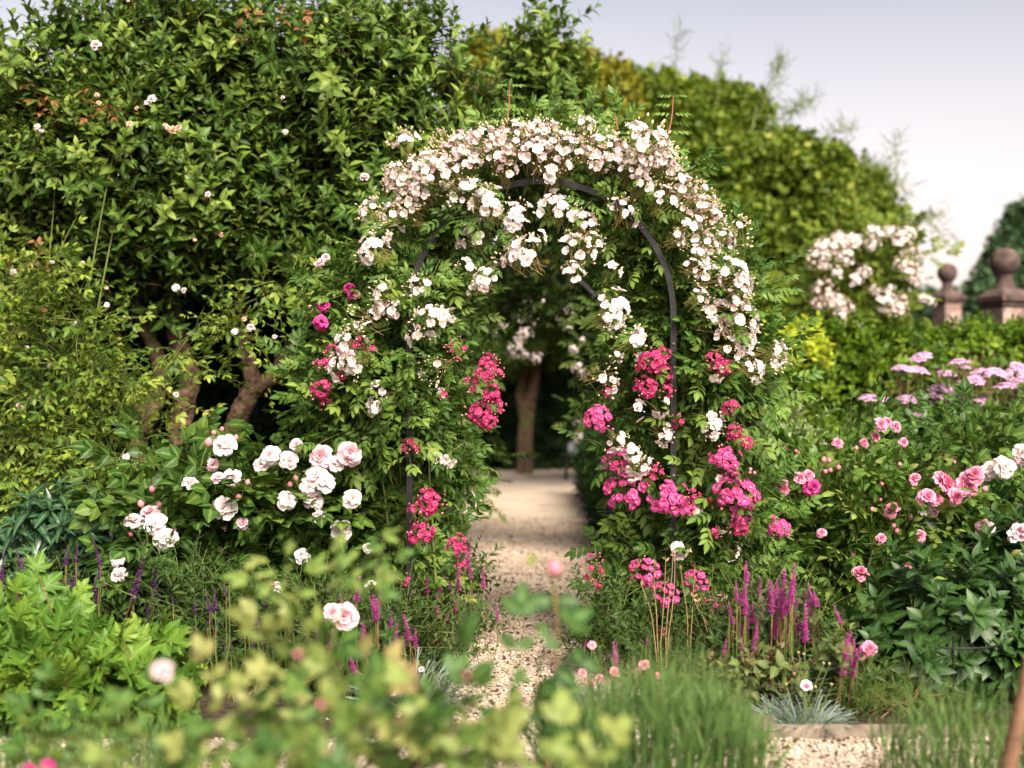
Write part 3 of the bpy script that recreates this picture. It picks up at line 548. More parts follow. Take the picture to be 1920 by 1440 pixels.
# ------------------------------------------------------------------ hedges
YEW = [shoot(mm, 11, .11, .062, .55, .2, 2, .0, 'stem_brown', False, (5, 55)) for mm in ('yew_leaf',)*3]
def relist(tps, mat):
    o = []
    for tp in tps:
        q = Tp(); q.__dict__.update(tp.__dict__); q.qm = np.full_like(tp.qm, MID[mat]); q.tm = np.full_like(tp.tm, MID[mat]); o.append(q)
    return o
def hedge(label, x0, x1, y0, y1, z1, n, mat, size=1., group='clipped hedges', core='dark_leaf', faces=('f', 't'), name='hedge', ends=True, zj=.06, low=None):
    root = thing(name, label, 'hedge', ((x0+x1)/2, (y0+y1)/2, 0), group); tps = relist(YEW, mat) if mat else YEW
    m = MB(); aF, aT, aE = (x1-x0)*z1, (x1-x0)*(y1-y0)*1.6, (y1-y0)*z1*2; tot = aF+aT+aE
    for kind, a in (('f', aF), ('t', aT), ('e', aE)):
        k = int(n*a/tot); u, v = R.random(k), R.random(k)
        bump = .07*np.sin(u*(x1-x0)*4.1+1)+.05*np.sin(v*z1*6+u*9)
        if kind == 'f': p = np.stack([x0+(x1-x0)*u, y0+bump+.08*R.normal(size=k), z1*v], 1); nn = np.array([0, -1, .3])
        elif kind == 't': p = np.stack([x0+(x1-x0)*u, y0+(y1-y0)*v, z1+bump*.6+zj*R.normal(size=k)], 1); nn = np.array([0, -.3, 1])
        else: s = np.where(R.random(k) < .5, 0., 1.); p = np.stack([x0+(x1-x0)*s+.06*R.normal(size=k), y0+(y1-y0)*u, z1*v], 1); nn = np.stack([s*2-1, -.2+0*s, .3+0*s], 1)
        T = nrm(nn+R.normal(size=(k, 3))*.55+np.array([0, 0, .25])); sz = size*(.7+.6*R.random(k))
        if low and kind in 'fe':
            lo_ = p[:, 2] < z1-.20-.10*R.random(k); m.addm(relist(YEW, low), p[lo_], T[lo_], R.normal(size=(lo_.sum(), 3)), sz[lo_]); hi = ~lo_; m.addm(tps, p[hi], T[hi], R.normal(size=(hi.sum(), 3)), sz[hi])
        else: m.addm(tps, p, T, R.normal(size=(k, 3)), sz)
    m.build('foliage', root)
    c = MB(); c.box(((x0+x1)/2, (y0+y1)/2+.06, z1/2-.06), ((x1-x0)/2-.1, (y1-y0)/2-.08, z1/2-.06), core); c.build('light_block', root); return root  # unseen dark box added inside the hedge to block light
hedge('long clipped green hedge running below the stone ball pillars', PX(1540, 11), 7.2, 11.0, 12.0, 1.76, 6500, 'yew_leaf', 1.25, zj=.05)
hedge('end of hedge with golden yellow top leaves just right of the white roses', PX(1360, 11.1)-.1, PX(1545, 11.1), 11.05, 12.0, 1.80, 1700, 'gold_leaf', 1.25, zj=.06, low='yew_leaf')  # yellow leaves on top and upper front, green leaves lower down
hedge('added hedge with darkened leaves for the gloom behind the apple trunks', -5.2, -.75, 9.5, 10.3, 2.35, 5200, 'dark_leaf', 1.5, zj=.15)  # added as dark backing; the leaf colour itself carries the shade
hedge('low dark box hedge edging the right of the gravel path beyond the arch', .95, 1.35, 8.2, 17, .75, 2600, 'box_leaf', 1., zj=.05)
hedge('narrow dark hedge on the left of the path beyond the arch', -1.25, -.72, 8.6, 17, 1.25, 2600, 'box_leaf', 1., zj=.06)
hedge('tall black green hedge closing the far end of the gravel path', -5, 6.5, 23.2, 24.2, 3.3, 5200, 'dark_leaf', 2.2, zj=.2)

# ------------------------------------------------------------------ trees behind
def clump(mat, n=60, r=.30, ll=.11):
    m = MB(); d = nrm(R.normal(size=(n, 3))); p = d*r*R.random((n, 1))**.5
    m.add(leaf(mat, .85, 2, .2, .2), p, nrm(R.normal(size=(n, 3))), R.normal(size=(n, 3)), ll*(.7+.6*R.random(n)), var=R.random(n), mix=1); return m.tmpl()
def bigtree(label, loc, blobs, n, mat, trunkr, h, size=1., group='trees behind the garden', name='tree', branches=7, shell=.3, ll=.11, lumps=7):
    root = thing(name, label, 'tree', loc, group); tps = [clump(mat, ll=ll) for _ in range(3)]
    sub_ = []
    for b in blobs:
        for _ in range(lumps-3+R.integers(0, 4)):
            d = nrm(R.normal(size=3)); d[1] = -abs(d[1]) if R.random() < .75 else d[1]; q = .26+.22*R.random(); sub_.append([b[0]+d[0]*b[3]*.85, b[1]+d[1]*b[4]*.85, b[2]+d[2]*b[5]*.85, b[3]*q*1.3, b[4]*q, b[5]*q*.8])
    m = MB(); fill(m, tps, sub_, n, size, up=.35, rnd=.9, shell=shell, lo=.3, facing=.3); m.build('crown', root)
    m = MB(); b = np.asarray(blobs); L = np.array(loc, float)
    m.tube([L, L+[.05, 0, h*.3], L+[-.04, 0, h*.65], L+[.03, 0, h]], [trunkr, trunkr*.8, trunkr*.6, trunkr*.2], 'bark', 9, wob=.2)
    for k in R.permutation(len(b))[:branches]:
        s = L+np.array([0, 0, h*(.25+.4*R.random())]); m.tube([s, (s+b[k, :3])/2+[0, 0, .15], b[k, :3]], [trunkr*.4, trunkr*.25, trunkr*.08], 'bark', 6)
    m.build('trunk', root); return root
bt = [(1150,200,50),(1215,225,62),(1290,225,62),(1360,225,52),(1240,300,80),(1330,310,85),(1410,300,62),(1470,340,70),(1530,350,62),(1585,375,52),(1630,400,40),(1420,400,95),(1520,430,85),(1600,440,62),(1300,420,110),(1200,380,100),(1430,510,100),(1540,520,80),(1340,540,110),(1220,520,110),(1140,300,60),(1640,460,30),(1490,580,90),(1380,600,90)]
bigtree('big rounded green tree filling the sky gap right of the arch', (PX(1360, 17.5), 17.5, 0), [BL(x, y, 17.5+R.normal()*.4, r*.95, r*.85, r/F*17.5*1.1) for x, y, r in bt], 4600, 'tree_leaf', .28, 3.6, 1.0, branches=3, ll=.085)
bo = [(910,120,34),(950,110,34),(900,190,50),(960,190,60),(1050,180,60),(1110,190,42),(1135,185,32),(1000,290,90),(1080,300,80),(920,300,60),(1000,400,90),(1080,400,80)]
bigtree('soft olive gold tree crown behind the slender apple tree', (PX(800, 15.5), 15.5, 0), [BL(x, y, 15.5+R.normal()*.3, r, r, r/F*15.5) for x, y, r in bo], 2000, 'olive_leaf', .2, 4.6, .9, ll=.08)
br = [(1912,440,20),(1895,480,22),(1925,500,40),(1858,520,14),(1890,560,60),(1838,560,22),(1940,420,30),(1870,600,50)]
bigtree('dark blurred conifer at the right edge behind the larger stone ball', (PX(1900, 27), 27, 0), [BL(x, y, 27, r, r, r/F*27) for x, y, r in br], 900, 'far_leaf', .2, 3.8, 1.1, name='conifer_tree')
bl2 = [(1835,600,40),(1790,600,40),(1740,600,50),(1690,610,50)]
bigtree('low hazy bush line between the two stone ball pillars', (PX(1780, 30), 30, 0), [BL(x, y, 30, r, r*.8, r/F*30) for x, y, r in bl2], 420, 'far_leaf', .12, 2.2, 1.1, name='far_bush')
# bare wispy branches standing out of the crown
root = thing('wispy_tree', 'thin wispy tree whose sparse twigs stick out above the rounded crown', 'tree', (PX(1450, 17.6), 17.6, 0), 'trees behind the garden')
m = MB(); lv = MB(); m.tube([[PX(1450, 17.6), 17.6, 0], P(1440, 500, 17.6), P(1420, 330, 17.6)], [.05, .03, .015], 'bark', 6)
for pts in ([(1262,260),(1264,150),(1272,40)],[(1340,280),(1345,170),(1356,95)],[(1400,300),(1420,200),(1470,110)],[(1440,300),(1490,200),(1530,180)],[(1470,320),(1560,250),(1600,240)],[(1530,340),(1620,300),(1680,330)],[(1600,370),(1680,350),(1680,260)],[(1630,400),(1740,410),(1790,470)],[(1560,300),(1650,320),(1710,370)],[(1640,440),(1700,420),(1770,400)],[(1420,260),(1460,220),(1515,190)],[(1230,250),(1236,190),(1220,130)],[(1400,250),(1450,160),(1466,100)]):
    p = np.array([P(x, y, 17.2+R.normal()*.2) for x, y in pts]); t = np.linspace(0, 2, 22); c = np.stack([np.interp(t, np.arange(3), p[:, k]) for k in range(3)], 1)+R.normal(size=(22, 3))*.015
    m.tube(c, np.linspace(.016, .005, 22), 'stem_green', 4)
    k = np.arange(8, 22); keep = k[R.random(len(k)) < .8]; n = len(keep)
    for _ in range(7): lv.add(leaf('tree_leaf', .6, 1, .2, .1), c[keep]+R.normal(size=(n, 3))*.05, R.normal(size=(n, 3))+[0, 0, .4], R.normal(size=(n, 3)), .15*(.5+R.random(n)))
m.build('branch', root); lv.build('foliage', root)

# ------------------------------------------------------------------ through the arch
root = thing('old_tree', 'old tree with a pale forked trunk and white roses seen through the arch', 'tree', (PX(985, 21.9), 21.9, 0), 'trees beyond the arch')
bb = [BL(x, y, 21.5+R.normal()*.3, r, r, .6) for x, y, r in [(940,600,50),(1000,560,50),(1060,560,50),(1110,600,50),(980,640,50),(1050,640,45),(900,560,50),(1000,520,60),(1080,520,50),(930,660,36),(1130,540,60),(880,640,40)]]
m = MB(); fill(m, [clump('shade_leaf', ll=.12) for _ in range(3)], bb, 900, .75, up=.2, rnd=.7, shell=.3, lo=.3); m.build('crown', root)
m = MB(); g_ = lambda *a: np.array([P(x, y, 21.9) for x, y in a])
m.tube(g_((985,888),(985,820),(990,760),(1000,720),(1006,680),(1010,640)), [.16,.14,.12,.10,.09,.05], 'bark', 8, wob=.2); m.tube(g_((986,800),(975,740),(982,700),(1002,660),(960,600)), [.10,.08,.07,.06,.03], 'bark', 8, wob=.2); m.build('trunk', root)
root = thing('rambling_rose', 'blurred white rose hung over the farther arch and old tree', 'climbing rose', (AX-AR, 10.5, 0))
hb = [BL(AX/10.55*F+960+s*150*math.cos(t), 558-150*math.sin(t), 10.55, 34, 34, .22) for s in (1, -1) for t in np.radians([10, 30, 50, 70, 86])]+[BL(845+7*k, y, 10.6, 36, 45, .25) for k, y in enumerate((560, 640, 720, 800, 870))]+[BL(1150-k, y, 10.6, 36, 45, .25) for k, y in enumerate((560, 640, 720, 800))]
hb = hb+[BL(940, 545, 10.9, 40, 30, .2), BL(1050, 545, 10.9, 50, 30, .2)]
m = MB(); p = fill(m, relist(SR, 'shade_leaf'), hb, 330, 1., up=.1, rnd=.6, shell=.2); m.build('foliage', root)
m = MB(); stems(m, (AX-AR-.1, 10.5, 0), p[(p[:, 0] < AX-.5) | ((p[:, 2] > 1.9) & (p[:, 0] < AX+.3))], 'stem_green', .01, .003, 8, .05, 5, -1); m.build('stem', root)
for px, py, s in [(1000,580,46),(1012,572,34),(985,625,30),(965,655,36),(970,640,30),(1005,672,26),(985,665,20),(945,612,26),(1065,578,30),(1062,612,24),(1095,640,26),(1075,655,22),(1085,690,28),(940,610,20),(1040,470,50),(1065,465,40),(1005,605,24),(978,600,22),(930,625,18),(1050,600,18),(930,765,22),(1083,820,22),(1093,705,22),(1085,788,26),(1015,462,36)]:
    d = 10.55 if py < 520 else 12.0; put('flower_cluster', CL['W'][R.integers(4)], root, P(px, py, d), (0, -1, .3), s/60*d/6.33*.9)
root = thing('low_table', 'small dark wooden table at the far right end of the gravel path', 'table', (PX(1085, 20.5), 20.5, 0))
m = MB(); zt = P(0, 853, 20.5)[2]; m.box((PX(1085, 20.5), 20.5, zt-.02), (.24, .2, .02), 'dark_wood'); m.build('tabletop', root)
for sx_, sy_ in ((-1, -1), (1, -1), (-1, 1), (1, 1)):
    m = MB(); m.box((PX(1085, 20.5)+sx_*.2, 20.5+sy_*.16, (zt-.04)/2), (.02, .02, (zt-.04)/2), 'dark_wood'); m.build('leg', root)
m = MB(); m.lathe([(.001, .002), (.06, .002), (.085, .05), (.095, .12), (.09, .19), (.10, .205), (.088, .205), (.078, .12), (.001, .03)], 'white_glaze', (PX(1076, 20.5), 20.5, zt)); tag(m.build('plant_pot'), 'white pot standing on the dark table at the path end', 'pot')

# ------------------------------------------------------------------ stone pillars, right
def pillar(label, px, d, pyball, rot):
    x = PX(px, d); zb = P(0, pyball, d)[2]; root = thing('gate_pillar', label, 'pillar', (x, d, 0), 'stone ball pillars'); r = .148
    M = np.array([[math.cos(rot), -math.sin(rot), 0], [math.sin(rot), math.cos(rot), 0], [0, 0, 1]]); h = zb-.47
    def sq(prof, mat, name):
        m = MB(); V = []
        for w, z in prof: V += [(M@np.array([a*w, b*w, 0])+[x, d, z]) for a, b in ((-1,-1),(1,-1),(1,1),(-1,1))]
        q = [[i*4+j, i*4+(j+1) % 4, i*4+4+(j+1) % 4, i*4+4+j] for i in range(len(prof)-1) for j in range(4)]+[[len(prof)*4-4+j for j in range(4)]]
        m.raw(V, q, mat=mat); return m.build(name, root, smooth=False)
    sq([(.165, 0), (.165, .25), (.142, .30), (.142, h-.03), (.138, h)], 'stone', 'shaft')
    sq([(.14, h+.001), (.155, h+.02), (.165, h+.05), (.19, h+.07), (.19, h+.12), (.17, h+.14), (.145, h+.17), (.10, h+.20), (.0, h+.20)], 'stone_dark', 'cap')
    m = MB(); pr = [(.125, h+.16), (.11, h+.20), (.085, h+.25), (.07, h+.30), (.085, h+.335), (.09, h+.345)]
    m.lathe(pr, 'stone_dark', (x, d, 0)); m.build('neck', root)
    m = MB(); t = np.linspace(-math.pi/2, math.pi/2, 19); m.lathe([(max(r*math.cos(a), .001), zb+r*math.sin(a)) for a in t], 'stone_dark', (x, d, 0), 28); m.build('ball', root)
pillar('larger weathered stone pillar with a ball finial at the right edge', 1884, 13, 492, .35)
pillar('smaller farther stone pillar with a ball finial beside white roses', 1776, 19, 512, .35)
root = thing('white_rose_bush', 'tall white rose bush behind the hedge left of the stone pillars', 'rose bush', (PX(1620, 13.5), 13.5, 0))
rb = [BL(x, y, 13.6, r, r, .5) for x, y, r in [(1590,480,50),(1650,470,45),(1690,500,30),(1580,560,55),(1640,560,55),(1620,620,60)]]
m = MB(); p = fill(m, relist(SR, 'tree_leaf'), rb, 300, 1.0, rnd=.6, shell=.3); m.build('foliage', root)
m = MB(); stems(m, (PX(1620, 13.5), 13.5, 0), p, 'stem_brown', .02, .004, 10, .12); m.build('stem', root)
for px, py, s in [(1550,468,56),(1575,452,50),(1600,455,44),(1530,485,46),(1548,500,26),(1605,452,44),(1640,440,44),(1635,460,40),(1672,438,44),(1690,455,50),(1700,440,40),(1585,482,44),(1570,512,34),(1605,525,44),(1620,510,30),(1545,545,48),(1555,565,34),(1532,570,28),(1570,565,34),(1575,590,36),(1590,575,28),(1660,565,52),(1680,580,42),(1690,565,30),(1705,510,46),(1720,520,40),(1690,495,36),(1640,545,24),(1610,610,24),(1580,605,24),(1715,475,30),(1670,540,24),(1730,560,26),(1745,565,26)]:
    put('flower_cluster', CL['B' if R.random() < .5 else 'W'][R.integers(4)], root, P(px, py, 13.0), (0, -1, .4), s/78*13/6.33)
# ------------------------------------------------------------------ more roses
def roses(root, lst, meshes, d, face=(0, -1, .5), ref=45., name='flower', jit=.35):
    for px, py, s in lst:
        put(name, meshes[R.integers(len(meshes))], root, P(px, py, d+R.normal()*.04), np.asarray(face)+R.normal(size=3)*jit, s/ref*d/6.33)
RW = stock(lambda: wrap(f_rose('rose_white', .062, 1, 5)), 3, 'rose_bloom')+stock(lambda: wrap(f_rose('rose_pale', .060, 0, 5)), 1, 'rose_bloom')
RPL = stock(lambda: wrap(f_rose('rose_pale', .060, 0, 6)), 2, 'rose_bloom')
RPK = stock(lambda: wrap(f_rose('rose_pink', .060, 0, 6, True)), 3, 'rose_bloom')
RMG = stock(lambda: wrap(f_rose('rose_magenta', .060, 1, 6, True)), 2, 'rose_bloom')
RPE = stock(lambda: wrap(f_rose('peach_petal', .055, 1, 4)), 2, 'rose_bloom')
def budmesh(mat, r, L):
    m = MB(); b = f_bud(mat, r, L); m.add(zup(b), [[0, 0, 0]], [0, 0, 1], [0, 1, 0], 1, var=[.4]); m.tube([[0, 0, -.07], [.004, 0, -.03], [0, 0, 0]], .0018, 'stem_green', 4); return m
BDP = stock(lambda: budmesh('bud_pink', .014, .034), 2, 'rose_bud'); BDC = stock(lambda: budmesh('bud_cream', .012, .03), 2, 'rose_bud')
def bush(name, label, loc, tps, blobs, n, size, nst, stemmat, cat='rose bush', up=.25, group=None, **kw):
    root = thing(name, label, cat, loc, group); m = MB(); p = fill(m, tps, blobs, n, size, up=up, shell=kw.pop('shell', .3), lo=.02, **kw); m.build('foliage', root)
    if nst: m = MB(); stems(m, loc, p, stemmat, .009 if cat in ('rose bush', 'climbing rose', 'shrub') else .004, .002, nst, .16 if cat in ('rose bush', 'shrub') else .08); m.build('stem', root)
    return root
# white shrub rose, left
wb = [BL(x, y, 6.75, r, r*.9, .28) for x, y, r in [(300,900,62),(330,960,75),(420,930,70),(270,1010,60),(400,1020,80),(500,960,75),(510,880,55),(590,930,70),(640,900,55),(660,980,65),(570,1030,75),(650,1050,60),(470,1060,70),(330,1060,55),(320,850,40),(700,1030,50),(450,1120,60),(560,1120,60)]]
wb = [[b[0], b[1], b[2]-.10, *b[3:]] for b in wb]
rt = bush('shrub_rose', 'white double shrub rose with large pale blooms left of the arch', (PX(460, 6.8), 6.8, 0), SS, wb, 260, 1., 22, 'stem_green', rnd=.5, bias=(0, -.4, 0), facing=.5)
roses(rt, [(422,835,46),(437,898,36),(422,953,52),(250,980,42),(285,965,42),(292,985,46),(310,1012,46),(602,858,52),(594,895,48),(588,938,46),(598,970,32),(541,938,40),(507,855,40),(541,863,38),(490,872,32),(556,835,28),(640,995,46),(660,935,38),(565,1042,32),(220,1050,28),(224,1078,32),(357,908,34),(455,982,28),(655,850,54),(632,868,36),(523,1108,22),(610,905,40),(576,915,34),(690,1028,22),(645,1150,52),(695,1100,26)], RW, 6.25, ref=47)
roses(rt, [(397,870,26),(410,898,28),(464,1197,38),(520,1100,18)], RPL, 6.25)
roses(rt, [(388,838,30),(403,815,20),(415,809,18),(446,937,24),(462,910,20),(545,913,22),(556,902,20),(300,951,20),(266,952,26),(287,923,24),(327,998,18),(442,826,20),(580,905,22),(510,1101,18),(248,1005,18)], BDP, 6.25, ref=21, name='bud', face=(0, -.35, 1))
m = MB(); m.tube([P(487,920,6.5), P(492,1040,6.5), P(496,1130,6.5), P(500,1260,6.5)], .006, 'stem_red', 6); tag(m.build('plant_stake'), 'thin dark red stake standing among the white shrub rose stems', 'stake')
# magenta rose in the apple tree, pale climbing rose at far left
mgb = [BL(x, y, 6.9, r, r, .14) for x, y, r in [(600,640,34),(625,610,22),(650,560,22),(600,530,20)]]
rt = bush('climbing_rose', 'magenta rose with two open blooms against the dark apple trunks', (PX(610, 6.9), 6.9, 0), SC, mgb, 16, 1.1, 4, 'stem_green', 'climbing rose')
roses(rt, [(606,571,30),(602,604,32)], RMG, 6.3, jit=.15); roses(rt, [(655,540,24),(660,553,20)], RMG, 6.35); roses(rt, [(581,578,14),(628,626,20),(668,552,20)], RPE, 6.4); roses(rt, [(610,484,18),(604,492,16),(596,496,14),(684,332,18)], RPL, 6.4)
yb = [BL(x, y, 7.5, r, r*.9, .22) for x, y, r in [(30,620,60),(100,600,60),(60,700,75),(150,680,70),(200,730,55),(110,780,80),(20,790,70),(190,800,55),(230,850,60),(60,870,80),(150,890,70),(380,560,26),(170,620,40),(330,655,24),(480,640,24),(405,705,16),(290,770,26),(520,690,16),(350,760,14),(20,930,60),(220,940,50),(140,960,50),(270,730,24),(90,520,50),(20,540,50)]]+[BL(x, y, 7.75, r, r*.8, .15) for x, y, r in [(120,230,50),(90,270,40),(190,190,36),(70,300,36),(130,310,30),(60,190,40),(250,210,30),(410,570,30),(480,560,30),(540,530,36),(440,610,26)]]
rt = bush('climbing_rose', 'yellowish small leaved climbing rose sprawling over the apple tree at far left', (PX(110, 7.6), 7.6, 0), SC, yb, 520, 1., 26, 'stem_green', 'climbing rose', rnd=.7, bias=(0, -.4, -.2), facing=.6)
roses(rt, [(40,763,26),(237,857,20),(160,886,20),(8,882,16),(70,238,16),(78,246,12),(25,510,18),(98,492,12),(93,688,12),(330,740,16),(200,572,14),(530,183,12),(535,248,14),(285,186,24),(275,193,14),(470,615,22),(440,622,18),(515,632,14),(330,540,20),(345,545,16),(50,652,12),(180,85,30),(390,365,16),(155,492,10),(140,607,12)], RW, 7.3, ref=60)
roses(rt, [(325,245,26),(335,240,20),(315,240,16),(243,233,18),(310,235,14),(182,178,14),(256,203,12),(185,193,14),(388,368,12),(415,440,14),(200,540,10),(365,450,10),(458,598,14),(135,550,10),(50,900,12),(70,905,10),(240,1,10)], RPE, 7.3, ref=56)
m = MB(); n = 30; sp = [(40,520,18),(110,590,20),(70,185,24),(100,200,24),(190,200,20),(490,40,22),(560,25,22),(550,35,18),(75,500,16),(200,205,16),(10,640,20),(50,620,18)]
for px, py, r in sp: m.addm(CC, P(px, py, 7.45)+R.normal(size=(4, 3))*r/F*7, R.normal(size=(4, 3))+[0, -.5, .4], np.array([0, -.5, .8]), .9)
rl = relist([m.tmpl()], 'red_leaf'); m = MB(); m.add(rl[0], [[0, 0, 0]], [0, 1, 0], [0, 0, 1], 1, var=[.4]); m.build('young_red_leaves', rt)
# right: pink shrub rose
pb = [BL(x, y, 7.2, r, r*.85, .32) for x, y, r in [(1460,930,60),(1500,990,75),(1560,920,70),(1600,860,55),(1640,930,75),(1560,1030,80),(1660,1010,80),(1720,960,60),(1740,1040,60),(1600,1110,75),(1500,1100,60),(1660,1120,70),(1640,820,40),(1690,870,50),(1560,1180,60),(1640,1190,60),(1430,1030,50),(1480,860,40),(1760,900,40),(1570,1240,50),(1440,1150,50)]]
pb = [[b[0], b[1], b[2]-.10, *b[3:]] for b in pb]
rt = bush('shrub_rose', 'pink shrub rose with yellow green shoots filling the right bed', (PX(1590, 7.2), 7.2, 0), SP, pb, 420, .95, 26, 'stem_green', rnd=.5, up=.4, bias=(0, -.35, 0), facing=.5, mix=.75)
roses(rt, [(1765,905,44),(1810,910,46),(1828,893,38),(1672,958,30),(1738,932,32),(1755,938,26),(1570,832,20),(1693,830,18),(1650,797,26),(1662,792,20),(1678,800,20),(1498,898,26),(1515,892,22),(1468,914,28),(1640,820,18),(1620,830,16),(1725,1005,22),(1715,898,22),(1790,930,30)], RPK, 6.7, ref=40)
roses(rt, [(1522,914,38),(1790,935,26)], RMG, 6.75); roses(rt, [(1615,1078,38)], RPK, 6.3); roses(rt, [(1628,1217,34)], RPK, 5.45); roses(rt, [(1706,1040,20),(1652,1010,22),(1540,1000,20),(1700,1060,22)], RPK, 6.5)
roses(rt, [(1543,868,20),(1553,868,18),(1571,882,20),(1473,846,22),(1458,853,14),(1498,851,18),(1545,888,18),(1556,886,18),(1686,875,16),(1637,1195,20),(1630,1062,18),(1672,1088,18),(1602,1046,18),(1673,990,18),(1635,960,16),(1652,940,14),(1843,922,22),(1605,845,16),(1705,972,18),(1680,1000,18),(1655,911,16),(1840,1090,14)], BDP, 6.72, ref=21, name='bud', face=(0, -.35, 1))
dk = [BL(x, y, 7.6, r, r, .3) for x, y, r in [(1800,880,60),(1860,930,70),(1900,880,60),(1820,960,60),(1900,960,60),(1770,860,50),(1900,1060,60),(1860,1010,60)]]
rt = bush('shrub_rose', 'pale pink double rose bush cut off by the right edge of the picture', (PX(1880, 7.5), 7.5, 0), SS, dk, 110, .85, 12, 'stem_green', rnd=.5)
roses(rt, [(1855,883,36),(1884,878,42),(1875,872,34),(1912,848,34),(1918,860,30),(1884,1097,28),(1915,955,22),(1918,1055,24)], RW, 7.1); roses(rt, [(1908,872,16),(1790,870,12)], BDP, 7.1, ref=21, name='bud', face=(0, -.35, 1))

# ------------------------------------------------------------------ lobed leaf shrubs
LB = [lobed('lime_leaf') for _ in range(2)]
def lspray():
    m = MB(); m.tube([[0, 0, 0], [0, .14, .01], [.01, .32, -.02]], [.003, .002, .001], 'stem_red', 4)
    n = 8; t = np.linspace(.1, 1, n); sg = np.where(np.arange(n) % 2, 1., -1.); a = np.radians(60-40*t**3+R.normal(size=n)*10)
    m.addm(LB, np.stack([0*t, 0.32*t, .01-.03*t**2], 1), np.stack([sg*np.sin(a), np.cos(a), -.1+R.normal(size=n)*.15], 1), np.array([0, 0, 1.])+R.normal(size=(n, 3))*.25, .15*(1.1-.45*t), var=.25+.5*t**2+.1*R.random(n), mix=1); return m.tmpl()
LS = [lspray() for _ in range(4)]
lb = [BL(x, y, 5.45, r, r*.75, .28) for x, y, r in [(30,1130,70),(130,1140,75),(220,1150,60),(60,1210,85),(180,1220,85),(255,1210,65),(290,1240,40),(30,1290,85),(150,1300,90),(260,1290,70),(60,1370,80),(180,1370,80),(270,1350,50),(-40,1200,90),(-40,1330,90),(310,1300,30)]]
bush('lobed_leaf_shrub', 'bright lime green shrub with lobed toothed leaves in the lower left corner', (PX(140, 5.5), 5.5, 0), LS, [b[:2]+[b[2]-.25]+b[3:] for b in lb], 300, .85, 16, 'stem_red', 'shrub', rnd=.45, up=.15, bias=(.05, -.5, 0), facing=.5, vlo=.15, vhi=.85, nb=(0, -.9, .6))
l2 = [BL(x, y, 5.9, r, r, .15) for x, y, r in [(1890,1260,34),(1910,1310,40),(1870,1300,26),(1905,1170,26),(1925,1230,34),(1890,1350,30)]]
bush('lobed_leaf_shrub', 'small lime leaved plant rising at the right edge behind the tall grass stalks', (PX(1905, 5.9), 5.9, 0), LS, l2, 42, .85, 5, 'stem_red', 'shrub', rnd=.4, vlo=.2)

# ------------------------------------------------------------------ peonies and other big leaved plants
PE = [shoot(mt, 14, .28, .155, .46, .3, 5, .25, 'stem_green', False, (15, 60)) for mt in ('peony_leaf',)*4]
BLU = [shoot('blue_leaf', 13, .16, .15, .28, .5, 4, .3, 'stem_green', False, (5, 55)) for _ in range(3)]
p1 = [BL(x, y, 5.8, r, r*.85, .25) for x, y, r in [(1740,1170,60),(1800,1160,60),(1700,1220,55),(1770,1230,75),(1840,1200,60),(1720,1280,60),(1800,1290,70),(1850,1270,45),(1660,1270,40)]]
bush('peony_plant', 'glossy green peony plant bulging through a black wire ring', (PX(1770, 5.8), 5.8, 0), PE, p1, 150, .8, 14, 'stem_green', 'peony', rnd=.35, up=.7, bias=(0, -.2, 0), vlo=.3)
p2 = [BL(x, y, 7.1, r, r, .3) for x, y, r in [(1860,1080,70),(1790,1080,60),(1910,1130,60),(1850,1150,60),(1900,1200,60),(1750,1100,45)]]
rt = bush('peony_plant', 'dark peony plant with white ragged blooms at the right edge', (PX(1870, 7.1), 7.1, 0), PE, p2, 90, 1., 12, 'stem_brown', 'peony', rnd=.4, up=.6, vhi=.6)
roses(rt, [(1847,992,40),(1735,957,26),(1752,962,18),(1912,998,38),(1900,1004,26),(1845,1248,20)], RW, 6.8, face=(0, -.5, 1))
m = MB(); t = np.linspace(0, 2*math.pi, 41); c = P(1775, 1196, 5.65)
m.tube(np.stack([c[0]+.235*np.cos(t), c[1]+.235*np.sin(t), c[2]+0*t], 1), .0045, 'black_metal', 6); rt = thing('plant_support', 'thin black wire ring on legs holding up the peony', 'plant support', (c[0], c[1], 0)); m.build('ring', rt)
for a in (.3, 2.4, 4.5):
    q = c+[.235*math.cos(a), .235*math.sin(a), 0]; m = MB(); m.tube([[q[0], q[1], 0], q*[1, 1, .5], q+[0, 0, .05]], .004, 'black_metal', 6); m.build('leg', rt)
b1 = [BL(x, y, 7.0, r, r*.8, .22) for x, y, r in [(110,985,50),(70,1000,40),(160,1000,40),(120,1050,50),(190,1070,40),(80,1080,45),(30,1060,40),(230,1080,36)]]
bush('spurge_plant', 'blue green narrow leaved plant above the lime shrub at left', (PX(115, 7), 7.0, 0), BLU, b1, 62, 1., 8, 'stem_green', 'perennial', rnd=.3, up=.9)

